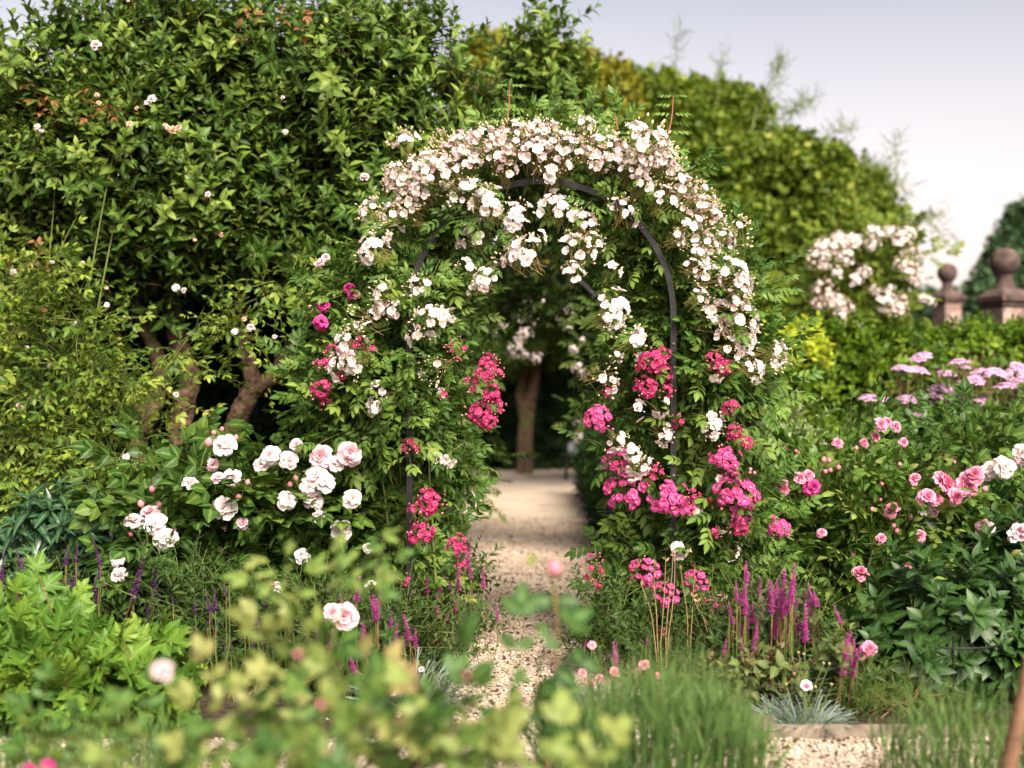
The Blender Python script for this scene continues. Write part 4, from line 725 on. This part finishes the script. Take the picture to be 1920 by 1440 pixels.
# ------------------------------------------------------------------ flower spikes: salvias
SPK = {k: [spike(p, L, n, r, .22, ms).mesh(k+'_spike') for _ in range(2)] for k, p, L, n, r, ms in (('purple', 'purple_petal', .19, 100, .018, 'stem_red'), ('orchid', 'orchid_petal', .15, 90, .021, 'stem_red'), ('seed', 'brown_seed', .20, 50, .010, 'stem_red'))}
def spikes(name, label, loc, d, lst, kind, leaf_blobs=None, group='salvias in the beds', lm='salvia_leaf', nl=60, cat='salvia'):
    root = thing(name, label, cat, loc, group)
    if leaf_blobs:
        m = MB(); tp = [shoot(lm, 12, .24, .055, .36, .3, 3, .1, 'stem_green', False, (15, 60)) for _ in range(3)]; fill(m, tp, leaf_blobs, nl, 1., up=.8, rnd=.4, shell=.2, lo=.02); m.build('foliage', root)
    st = MB()
    lst = lst+[(px+R.normal()*24, py+R.normal()*26+12, h*.8) for px, py, h in lst]
    for px, py, h in lst:      # py = top of the spike, h its length in the photograph
        dd = d+R.normal()*.08; top = P(px, py, dd); h = h*(.75+.45*R.random()); s = h*dd/F/{'purple': .19, 'orchid': .15, 'seed': .20}[kind]
        f = np.array([R.normal()*.17, -.05+R.normal()*.05, 1]); b = top-nrm(f)*h*dd/F
        put('flower_spike', SPK[kind][R.integers(2)], root, b, f, s)
        st.tube([[b[0]+R.normal()*.04, b[1]+.03, 0], (b+[b[0], b[1]+.02, b[2]*.0])/2, b], [.003, .0025, .002], 'stem_green', 4)
    st.build('stem', root); return root
spikes('salvia', 'purple salvia spikes standing behind the lime shrub at the left edge', (PX(45, 6.6), 6.6, 0), 6.15, [(30,1028,70),(42,1045,70),(48,1075,50),(60,1085,50),(4,1070,50),(66,1080,40)], 'purple', [BL(40,1150,6.6,50,50,.15)])
spikes('salvia', 'purple salvia spikes below the blue green narrow leaved plant', (PX(150, 6.7), 6.7, 0), 6.15, [(175,1010,50),(147,1065,45),(187,1045,42),(125,1072,34),(122,1030,40)], 'purple', [BL(150,1140,6.7,45,45,.15)])
spikes('salvia', 'single tall purple salvia beneath the white shrub rose', (PX(272, 6.4), 6.4, 0), 6.0, [(272,1038,90),(250,1090,40),(264,1075,50)], 'purple', [BL(275,1190,6.4,40,40,.15)])
lvb = [BL(x, y, 6.0, r, r, .2) for x, y, r in [(330,1120,50),(380,1150,60),(360,1210,60),(450,1180,60),(440,1240,60),(520,1200,60),(540,1250,50),(600,1200,50)]]
spikes('salvia', 'scattered dark purple salvia spikes in the shade under the white shrub rose', (PX(430, 6.0), 6.0, 0), 5.7, [(398,1130,60),(430,1185,50),(460,1105,50),(498,1080,60),(488,1190,40),(420,1095,30),(365,1120,34),(540,1150,40),(475,1130,40)], 'purple', lvb, nl=260)
ob = [BL(x, y, 5.75, r, r, .18) for x, y, r in [(600,1220,50),(660,1230,50),(720,1200,50),(700,1140,40),(640,1160,40),(760,1180,40),(590,1160,40)]]
spikes('salvia', 'bright orchid pink salvia spikes just left of the left arch leg', (PX(670, 5.75), 5.75, 0), 5.5, [(588,1170,50),(675,1082,42),(700,1115,62),(713,1110,60),(734,1147,40),(645,1180,60),(680,1170,60),(624,1180,40),(656,1130,40),(745,1170,36)], 'orchid', ob, nl=180)
lil = [BL(x, y, 6.9, r, r, .2) for x, y, r in [(720,1080,40),(830,1090,50),(870,1120,40),(790,1150,50),(850,1160,50),(720,1130,40)]]
spikes('salvia', 'lilac salvia haze between the left arch leg and the gravel path', (PX(820, 6.9), 6.9, 0), 6.5, [(705,1040,40),(725,1060,36),(718,1090,34),(800,1075,40),(830,1085,40),(860,1065,44),(880,1050,40),(850,1110,40),(845,1140,40),(885,1020,44),(820,1120,36),(700,1075,34),(870,1150,30)], 'orchid', lil, nl=150)
rb2 = [BL(x, y, 5.85, r, r, .2) for x, y, r in [(1420,1180,50),(1470,1210,55),(1390,1240,50),(1440,1270,55),(1510,1250,45),(1500,1170,40),(1360,1210,40)]]
spikes('salvia', 'magenta salvia spikes in a stand right of the right arch leg', (PX(1450, 5.85), 5.85, 0), 5.55, [(1405,1075,60),(1425,1082,46),(1440,1090,50),(1457,1086,50),(1471,1070,70),(1490,1058,56),(1400,1110,60),(1516,1095,50),(1510,1135,70),(1392,1170,46),(1412,1130,50),(1430,1120,44),(1448,1105,54),(1482,1100,50),(1500,1120,50),(1527,1110,40),(1380,1090,40),(1362,1200,60),(1394,1215,50),(1467,1115,50),(1405,1145,50)], 'orchid', rb2, nl=260)
spikes('salvia', 'rusty brown finished salvia spikes mixed beside the magenta stand', (PX(1490, 5.8), 5.8, 0), 5.7, [(1520,1150,70),(1533,1155,60),(1464,1170,60),(1490,1170,60),(1432,1180,50),(1445,1150,50)], 'seed', [BL(1490,1240,5.8,40,40,.12)], nl=40)
spikes('salvia', 'dusty magenta salvia tuft in front of the peony, beside a pink rose', (PX(1592, 5.5), 5.5, 0), 5.45, [(1592,1190,70),(1600,1195,70),(1582,1215,56),(1607,1218,50),(1573,1225,44)], 'orchid', [BL(1590,1290,5.5,34,30,.1)], nl=26)
spikes('salvia', 'magenta flowered tuft beside the near lavender, left of the right leg', (PX(1150, 5.6), 5.6, 0), 5.55, [(1150,1205,46),(1158,1225,36),(1110,1203,20),(1190,1232,24)], 'orchid', None)

# ------------------------------------------------------------------ lilac flat heads at right, before the hedge
def umbel():
    m = MB(); n = 60; th = np.arange(n)*2.39996; r = .075*np.sqrt((np.arange(n)+.5)/n); p = np.stack([r*np.cos(th), r*np.sin(th), .028*(1-(r/.075)**2)+R.normal(size=n)*.005], 1)
    ft = MB(); ring(ft, petal('lilac_petal', .9, 3, 3, .2, 0, 0, 0), 5, .013, 25); m.add(zup(ft.tmpl()), p, np.array([0, 0, 1.])+p*6, R.normal(size=(n, 3)), 1, var=R.random(n), mix=.8)
    for k in range(0, n, 5): m.tube([[0, 0, -.09], p[k]*[.6, .6, .2]-[0, 0, .02], p[k]], .0014, 'stem_green', 3)
    return m
UM = stock(umbel, 3, 'flower_head')
rt = thing('meadow_rue', 'tall plant with flat lilac flower heads in front of the clipped hedge', 'perennial', (PX(1760, 9), 9.0, 0))
ub = [BL(x, y, 9.1, r, r, .3) for x, y, r in [(1700,840,50),(1760,840,60),(1820,850,70),(1880,830,60),(1720,900,60),(1800,920,70),(1890,900,60),(1660,830,36),(1850,790,40),(1740,790,36)]]
m = MB(); fill(m, [shoot('shrub_leaf', 10, .30, .10, .45, .3, 3, .1, 'stem_green', False, (10, 55)) for _ in range(3)], ub, 260, 1., up=.6, rnd=.5, shell=.2); m.build('foliage', rt)
st = MB()
for px, py, s in [(1688,692,34),(1702,694,28),(1728,672,42),(1722,697,44),(1775,702,34),(1798,682,42),(1812,722,36),(1632,750,44),(1660,752,28),(1700,752,44),(1720,745,30),(1768,738,56),(1750,768,56),(1785,742,34),(1762,750,30),(1850,758,52),(1885,728,48),(1900,705,46),(1916,718,40),(1842,702,44),(1705,790,52),(1735,785,40),(1715,775,44),(1745,796,30),(1870,700,36),(1830,715,34),(1910,690,34),(1820,792,16),(1808,690,26),(1770,800,20),(1890,770,24)]:
    p = P(px, py, 9+R.normal()*.15); put('flower_head', UM[R.integers(3)], rt, p, np.array([0, -.35, 1])+R.normal(size=3)*.15, s/40.*.95)
    st.tube([[p[0]+R.normal()*.08, p[1]+.05, 0], [p[0]+R.normal()*.03, p[1], p[2]*.5], p-[0, 0, .05]], [.005, .004, .003], 'stem_green', 4)
st.build('stem', rt)
rt = thing('feathery_plant', 'brownish feathery seed haze among the lilac flower heads', 'perennial', (PX(1860, 9.2), 9.2, 0))
m = MB(); fz = shoot('fuzz', 26, .14, .022, .22, .1, 1, .0, 'stem_brown', True, (20, 70))
fill(m, [fz], [BL(x, y, 9.2, r, r*.6, .2) for x, y, r in [(1850,780,60),(1890,770,50),(1800,770,40),(1900,800,40),(1780,720,26),(1840,700,30),(1690,740,34),(1870,745,50)]], 420, 1., up=.8, rnd=.6, shell=.1); m.build('seed_haze', rt)
m = MB(); stems(m, (PX(1860, 9.2), 9.2, 0), np.array([P(1850, 780, 9.2), P(1890, 770, 9.2), P(1800, 770, 9.2), P(1690, 750, 9.2)]), 'stem_brown', .005, .002, 14, .2); m.build('stem', rt)
vb = [BL(x, y, 8.4, r, r*.8, .2) for x, y, r in [(1440,820,36),(1480,800,30),(1420,850,36),(1460,860,36),(1500,830,26),(1410,800,24)]]
bush('variegated_shrub', 'pale grey green leafy shrub between the arch and the clipped hedge', (PX(1450, 8.4), 8.4, 0), [shoot('pale_leaf', 12, .2, .06, .5, .3, 3, .1, 'stem_green', True) for _ in range(3)], vb, 110, 1., 6, 'stem_green', 'shrub', up=.6)

# ------------------------------------------------------------------ bed edge: low plants
def tuft(name, label, loc, n, L, mat, w=.05, spread=.5, r=.06, cat='tuft', group=None, up=1.):
    root = thing(name, label, cat, loc, group); m = MB(); bl = leaf(mat, w, 4, .3, .35, .3, .5); a = R.random(n)*6.283; q = r*np.sqrt(R.random(n))
    pos = np.array(loc)+np.stack([q*np.cos(a), q*np.sin(a), 0*q], 1); T = np.stack([np.cos(a)*spread*(q/r+.2), np.sin(a)*spread*(q/r+.2), up+0*q], 1)+R.normal(size=(n, 3))*.18
    m.add(bl, pos, T, np.array([0, 0, 1.])+R.normal(size=(n, 3))*.3, L*(.6+.5*R.random(n))); m.build('foliage', root); return root
def G(px, py): d = 1.35*F/(py-740); return (PX(px, d), d, 0.0)
FD = [wrap(f_pom('dianthus_petal', .020)).mesh('pink_bloom') for _ in range(2)]; FDW = [wrap(f_single('dianthus_white', .022, 20)).mesh('pink_bloom') for _ in range(2)]
def pinks(root, d, lst, ms, ref, base):
    st = MB()
    for px, py, s in lst:
        p = P(px, py, d+R.normal()*.04); put('flower', ms[R.integers(2)], root, p, np.array([0, -.9, .6])+R.normal(size=3)*.2, s/ref*d/6.33)
        st.tube([[base[0]+R.normal()*.05, base[1]+R.normal()*.03, 0], [p[0]*.6+base[0]*.4, d, p[2]*.6], p], [.002, .0018, .0014], 'stem_green', 4)
    st.build('stem', root)
t1 = tuft('garden_pink', 'silver grey leaved pink with one pale bloom on the bed edge at right', G(1505, 1368), 260, .16, 'silver_leaf', .045, .9, .09, 'dianthus', 'grey leaved pinks', .8)
pinks(t1, 5.15, [(1512,1288,26)], FDW, 17, G(1505, 1368))
m = MB()
for px, py in ((1498,1225),(1508,1228),(1545,1245),(1556,1246),(1490,1265),(1475,1285),(1560,1285),(1530,1290)):
    b = np.array(G(1505+R.normal()*16, 1366)); e = P(px, py, 5.15); m.tube([b, (b+e)/2+[.01, 0, .02], e], [.0024, .002, .0016], 'silver', 4) if 'silver' in MID else m.tube([b, (b+e)/2+[.01, 0, .02], e], [.0024, .002, .0016], 'stem_green', 4)
    t = np.linspace(.25, .9, 5); q = b+(e-b)*t[:, None]; m.add(leaf('silver_leaf', .12, 2, .2, .3), np.repeat(q, 2, 0), np.stack([np.tile([1., -1.], 5), R.normal(size=10)*.5, .7+0*np.arange(10)], 1), [0, 0, 1.], .04)
    m.add(f_bud('bud_cream', .006, .022), [e], nrm(e-b), [0, 1, 0], 1.)
m.build('budded_stem', t1)
tuft('garden_pink', 'spiky blue grey cushion without blooms on the bed edge', G(1455, 1362), 320, .13, 'silver_leaf', .04, 1.1, .07, 'dianthus', 'grey leaved pinks', .7)
t2 = tuft('garden_pink', 'silvery thin leaved pink at the foot of the left arch leg', G(775, 1330), 300, .24, 'silver_leaf', .03, .8, .12, 'dianthus', 'grey leaved pinks')
pinks(t2, 5.3, [(724,1282,26),(736,1296,26),(703,1257,20),(748,1340,12),(790,1255,12)], FDW, 17, G(760, 1330))
t3 = tuft('garden_pink', 'cluster of rose pink dianthus blooms in front of the gravel path', G(1150, 1340), 200, .15, 'silver_leaf', .04, .9, .12, 'dianthus', 'grey leaved pinks')
pinks(t3, 5.2, [(1092,1263,20),(1104,1279,18),(1124,1272,18),(1152,1260,22),(1192,1262,22),(1208,1248,24),(1234,1268,16),(1260,1284,14),(1110,1210,18)], FD, 16, G(1150, 1340))
ro = [shoot('rosemary_leaf', 60, .18, .032, .18, .1, 1, .0, 'stem_green', True, (20, 60)) for _ in range(3)]
rr = [BL(x, y, 5.4, r, r*.8, .12) for x, y, r in [(1620,1310,34),(1590,1340,34),(1650,1330,36),(1640,1370,30),(1700,1330,30),(1730,1340,28),(1690,1360,24),(1760,1350,26)]]
bush('rosemary_bush', 'low needle leaved rosemary mound on the bare soil at right', (PX(1650, 5.4), 5.4, 0), ro, rr, 150, .8, 8, 'stem_brown', 'herb', up=.6, rnd=.5)
r2 = [BL(x, y, 5.7, r, r*.8, .12) for x, y, r in [(440,1280,30),(480,1290,26),(520,1260,26),(420,1250,20)]]
bush('rosemary_bush', 'small rosemary tuft peeping out behind the blurred foreground rose', (PX(450, 5.7), 5.7, 0), ro, r2, 60, .7, 5, 'stem_brown', 'herb', up=.7, rnd=.5)
pl = [BL(x, y, 5.45, r, r*.6, .12) for x, y, r in [(1410,1290,34),(1390,1320,34),(1430,1250,30),(1550,1230,30),(1330,1290,30),(1350,1330,30),(1480,1290,24),(1380,1260,24)]]
bush('plum_leaved_plant', 'low plum tinged leafy plant behind the lavender at the right leg', (PX(1400, 5.45), 5.45, 0), [shoot('plum_leaf', 8, .12, .06, .6, .3, 3, .1, 'stem_red', True) for _ in range(3)], pl, 110, .9, 6, 'stem_red', 'perennial', up=.7)
lowb = [BL(x, y, 6.1, r, r*.7, .2) for x, y, r in [(1130,1130,44),(1170,1150,50),(1110,1180,34),(1200,1210,44),(1150,1220,34),(1280,1230,44),(1250,1260,40),(1320,1240,44),(1180,1260,36)]]
bush('groundcover_plant', 'dark low leafy plant spilling on the path at the right leg', (PX(1160, 6.1), 6.1, 0), [shoot('salvia_leaf', 12, .2, .05, .4, .3, 3, .1, 'stem_green', False) for _ in range(3)], lowb, 200, .9, 8, 'stem_green', 'perennial', up=.5)
lowc = [BL(x, y, 6.0, r, r*.7, .2) for x, y, r in [(800,1200,50),(850,1190,40),(760,1230,40),(830,1230,40),(720,1250,40),(780,1270,40),(560,1290,50),(640,1290,50),(700,1310,46),(480,1320,50),(820,1290,36),(400,1300,40)]]
bush('groundcover_plant', 'low green leafy plant around the foot of the left leg', (PX(790, 6.0), 6.0, 0), [shoot('salvia_leaf', 12, .2, .05, .4, .3, 3, .1, 'stem_green', False) for _ in range(3)], lowc, 200, .9, 8, 'stem_green', 'perennial', up=.5)
rt = thing('dry_perennial', 'bare straw brown dead stalks standing before the right arch leg', 'dry plant', (PX(1270, 5.9), 5.9, 0)); m = MB()
for a, b, c in [((1238,1330),(1232,1150),(1225,1060)),((1240,1330),(1236,1180),(1248,1052)),((1243,1330),(1252,1160),(1262,1042)),((1238,1330),(1228,1140),(1205,1100)),((1242,1330),(1262,1130),(1268,1055)),((1370,1330),(1330,1180),(1300,1120)),((1370,1330),(1340,1170),(1320,1122)),((1366,1330),(1345,1200),(1306,1128)),((1286,1330),(1294,1180),(1280,1070)),((1288,1330),(1296,1150),(1302,1065)),((1392,1320),(1402,1160),(1398,1066)),((1392,1320),(1386,1180),(1372,1130)),((1360,1330),(1376,1240),(1392,1140)),((1350,1320),(1330,1260),(1285,1240))]:
    A, B_, C_ = P(*a, 5.9), P(*b, 5.85), P(*c, 5.85); t = np.linspace(0, 1, 8)[:, None]; q = (1-t)**2*A+2*t*(1-t)*B_+t*t*C_+R.normal(size=(8, 3))*.003; m.tube(q, np.linspace(.004, .0016, 8), 'dry_stalk', 4)
    m.add(leaf('dry_stalk', .4, 2, .3, .2), [q[-1]]*4, R.normal(size=(4, 3))*.5+[0, 0, 1], R.normal(size=(4, 3)), .028)
m.build('stalk', rt)

# ------------------------------------------------------------------ timber edging
def board(label, x0, x1, y, h):
    o = thing('edging_board', label, 'edging board', ((x0+x1)/2, y, 0), 'timber edging boards'); m = MB(); m.box(((x0+x1)/2, y, h/2-.02), ((x1-x0)/2, .013, h/2+.02), 'board'); m.build('plank', o, smooth=False)
    for x in (x0+.08, x1-.08): m = MB(); m.box((x, y+.03, h/2-.05), (.02, .0155, h/2+.035), 'board'); m.build('peg', o, smooth=False)
board('low weathered plank edging the bare soil at lower right', PX(1452, 4.98)+.004, 2.6, 5.02, .055)
board('taller pale plank edging the bed right of the near lavender', .62, PX(1452, 4.98), 4.985, .10)

# ------------------------------------------------------------------ foreground, out of focus
fb = [BL(x, y, d*.88, r, r*.85, .2) for x, y, r, d in [(330,1330,60,3.2),(420,1300,50,3.3),(300,1400,70,3.1),(420,1390,80,3.1),(520,1330,60,3.3),(600,1290,50,3.4),(560,1400,80,3.1),(680,1320,70,3.2),(690,1400,80,3.0),(780,1280,50,3.3),(800,1360,80,3.1),(880,1300,60,3.2),(900,1390,80,3.0),(970,1260,30,3.3),(960,1330,50,3.2),(500,1250,24,3.3),(870,1200,24,3.2),(1000,1400,40,3.1),(260,1440,60,3.0),(480,1450,80,3.0),(700,1460,80,3.0),(880,1460,80,3.0)]]
rt = bush('rose_bush', 'blurred yellow green rose bush across the bottom foreground', (PX(650, 2.8), 2.8, 0), SF, [b[:2]+[b[2]-.14]+b[3:] for b in fb], 74, .70, 20, 'stem_brown', mix=.85, up=.5, rnd=.5, shell=.2)
roses(rt, [(305,1262,46)], [wrap(f_rose('rose_pale', .060, 0, 5, els=[38, 52, 64, 73, 80])).mesh('rose_bloom')], 2.45, face=(0, -.5, 1), jit=.1, ref=45); roses(rt, [(645,1155,56),(622,1150,40)], RPL, 5.2, ref=45)
roses(rt, [(555,1232,26),(602,1328,26),(875,1272,20),(1310,1440,1)][:3], BDP, 2.4, ref=21, name='bud', face=(0, -.35, 1)); roses(rt, [(1040,1082,44)], BDP, 3.15, ref=17, name='bud', face=(0, -.2, 1), jit=.05)
m = MB(); q = np.array([P(x, y, 3.2) for x, y in [(1015,1640),(1030,1400),(1040,1250),(1045,1160),(1040,1095)]]); m.tube(q, [.006,.005,.004,.003,.003], 'stem_brown', 6)
lf = leaf('front_leaf', .72, 5, .15, .2)
for x, y, tx, tz, s in [(1035,1125,-1,-.1,.062),(1045,1125,.9,.0,.05),(1040,1250,.7,-.6,.066),(1042,1300,-.3,-.6,.06),(1078,1212,.3,-.9,.055),(1045,1300,.8,.2,.066),(1090,1235,.7,-.5,.05),(1000,1060,-.2,.8,.03),(1050,1150,.9,.6,.05),(1040,1330,-.8,-.3,.06)]:
    m.add(lf, [P(x, y, 3.2)], [tx, -.2, tz], [0, -.9, .4], s*1.1, var=[.12 if y > 1110 else .8], mix=1)
m.build('tall_shoot', rt)
rt = bush('shrub', 'tall yellow tipped blurred shoot rising left of the near arch leg', (PX(605, 3.3), 3.3, 0), SF, [BL(605,1140,3.3,30,20,.06),BL(570,1180,3.3,24,24,.06),BL(635,1130,3.3,24,16,.06),BL(585,1240,3.3,24,40,.06)], 9, .6, 4, 'stem_green', 'shrub', up=.5)
def lav(name, label, x0, x1, y0, y1, n, top, mat, group='lavender bushes'):
    root = thing(name, label, 'lavender', ((x0+x1)/2, (y0+y1)/2, 0), group); m = MB(); hd = MB()
    st = MB(); st.tube([[0, 0, 0], [.003, .5, .002], [0, .86, 0]], [.0044, .0040, .0034], 'stalk', 4, var=.2); tp = relist([st.tmpl()], mat)[0]
    h = MB(); t = np.linspace(0, 1, 26); ph = np.arange(26)*2.39; h.add(leaf(mat, .5, 1, .3, 0), np.stack([0*t, .84+.16*t, 0*t], 1), np.stack([np.cos(ph)*.5, 1+0*t, np.sin(ph)*.5], 1), R.normal(size=(26, 3)), .045*(1-.5*t), var=.5+.4*R.random(26), mix=1); ht = h.tmpl()
    x = x0+(x1-x0)*R.random(n); y = y0+(y1-y0)*R.random(n); L = top(x)*(.72+.33*R.random(n)); pos = np.stack([x, y, 0*x], 1); T = np.stack([(x-(x0+x1)/2)*.16+R.normal(size=n)*.07, R.normal(size=n)*.06, 1+0*x], 1)
    m.add(tp, pos, T, R.normal(size=(n, 3)), L); hd.add(ht, pos, T, R.normal(size=(n, 3)), L)
    k = n*3; xx = x0+(x1-x0)*R.random(k); yy = y0+(y1-y0)*R.random(k); z = top(xx)*.72*R.random(k)**.5
    m.add(leaf(mat, .07, 2, .2, .15), np.stack([xx, yy, z], 1), np.array([0, 0, 1.])+R.normal(size=(k, 3))*.35, R.normal(size=(k, 3)), .10*(.6+.6*R.random(k)), var=R.random(k)*.6); m.build('foliage', root); hd.build('flower_heads', root)
    return root
lav('lavender', 'wide green lavender bush in bud, blurred at bottom centre', PX(1010, 4.05), PX(1430, 4.05), 3.75, 4.4, 560, lambda x: np.interp(x, [PX(990, 4.05), PX(1080, 4.05), PX(1200, 4.05), PX(1330, 4.05), PX(1440, 4.05)], [.30, .43, .54, .52, .34]), 'lavender_leaf')
lav('lavender', 'sparse green lavender stalks before the gravel at lower right', PX(1660, 4.0), PX(1960, 4.0), 3.8, 4.2, 200, lambda x: np.interp(x, [PX(1650, 4), PX(1760, 4), PX(1900, 4)], [.30, .44, .42]), 'lavender_leaf')
lav('lavender', 'pale green lavender fringe crossing the lower left corner', PX(-60, 3.9), PX(330, 3.9), 3.7, 4.35, 330, lambda x: .30+0*x, 'lavender_leaf')
lav('lavender', 'thin tuft of teal green stalks at the bottom, left of the lower right lavender', PX(1690, 3.3), PX(1780, 3.3), 3.25, 3.4, 70, lambda x: .26+0*x, 'teal_leaf')
rt = thing('wooden_stake', 'blurred brown wooden stake leaning in the lower right corner', 'stake', (PX(1905, 3.4), 3.4, 0)); m = MB(); q = np.array([[PX(1868, 3.4), 3.4, -.05], P(1890, 1440, 3.4), P(1915, 1330, 3.4), P(1932, 1235, 3.4)]); m.tube(q, [.022, .021, .02, .018], 'stem_brown', 9, wob=.15); m.build('post', rt)
rt = bush('rose_bush', 'crimson blurred bloom low in the bottom left corner', (PX(75, 3.3), 3.3, 0), SF, [BL(60,1450,3.3,50,14,.1),BL(100,1450,3.3,30,14,.1)], 8, .6, 4, 'stem_brown', up=.5)
roses(rt, [(90,1436,30),(55,1442,24)], RMG, 3.3, ref=45)

# fallen petals and leaves on the gravel and soil under the roses
m = MB(); n = 520; y = 5.2+R.random(n)**1.4*5; x = AX+R.normal(size=n)*.45; a = R.random(n)*6.283
for mat, lo_, hi in (('blush_petal', 0, .45), ('crimson_petal', .45, .62), ('plum_leaf', .62, .85), ('dry_stalk', .85, 1.01)):
    k = R.random(n); k = (k >= lo_) & (k < hi); tp = leaf(mat, .8, 2, .3, .3); m.add(tp, np.stack([x, y, .016+0*x], 1)[k], np.stack([np.cos(a), np.sin(a), .15+0*a], 1)[k], np.array([0, 0, 1.])+R.normal(size=(k.sum(), 3))*.4, .016+.022*R.random(k.sum()))
g = m.build('fallen_petals'); g['kind'] = 'stuff'; g['label'] = 'fallen rose petals and dead leaves scattered on the path under the arch'; g['category'] = 'litter'
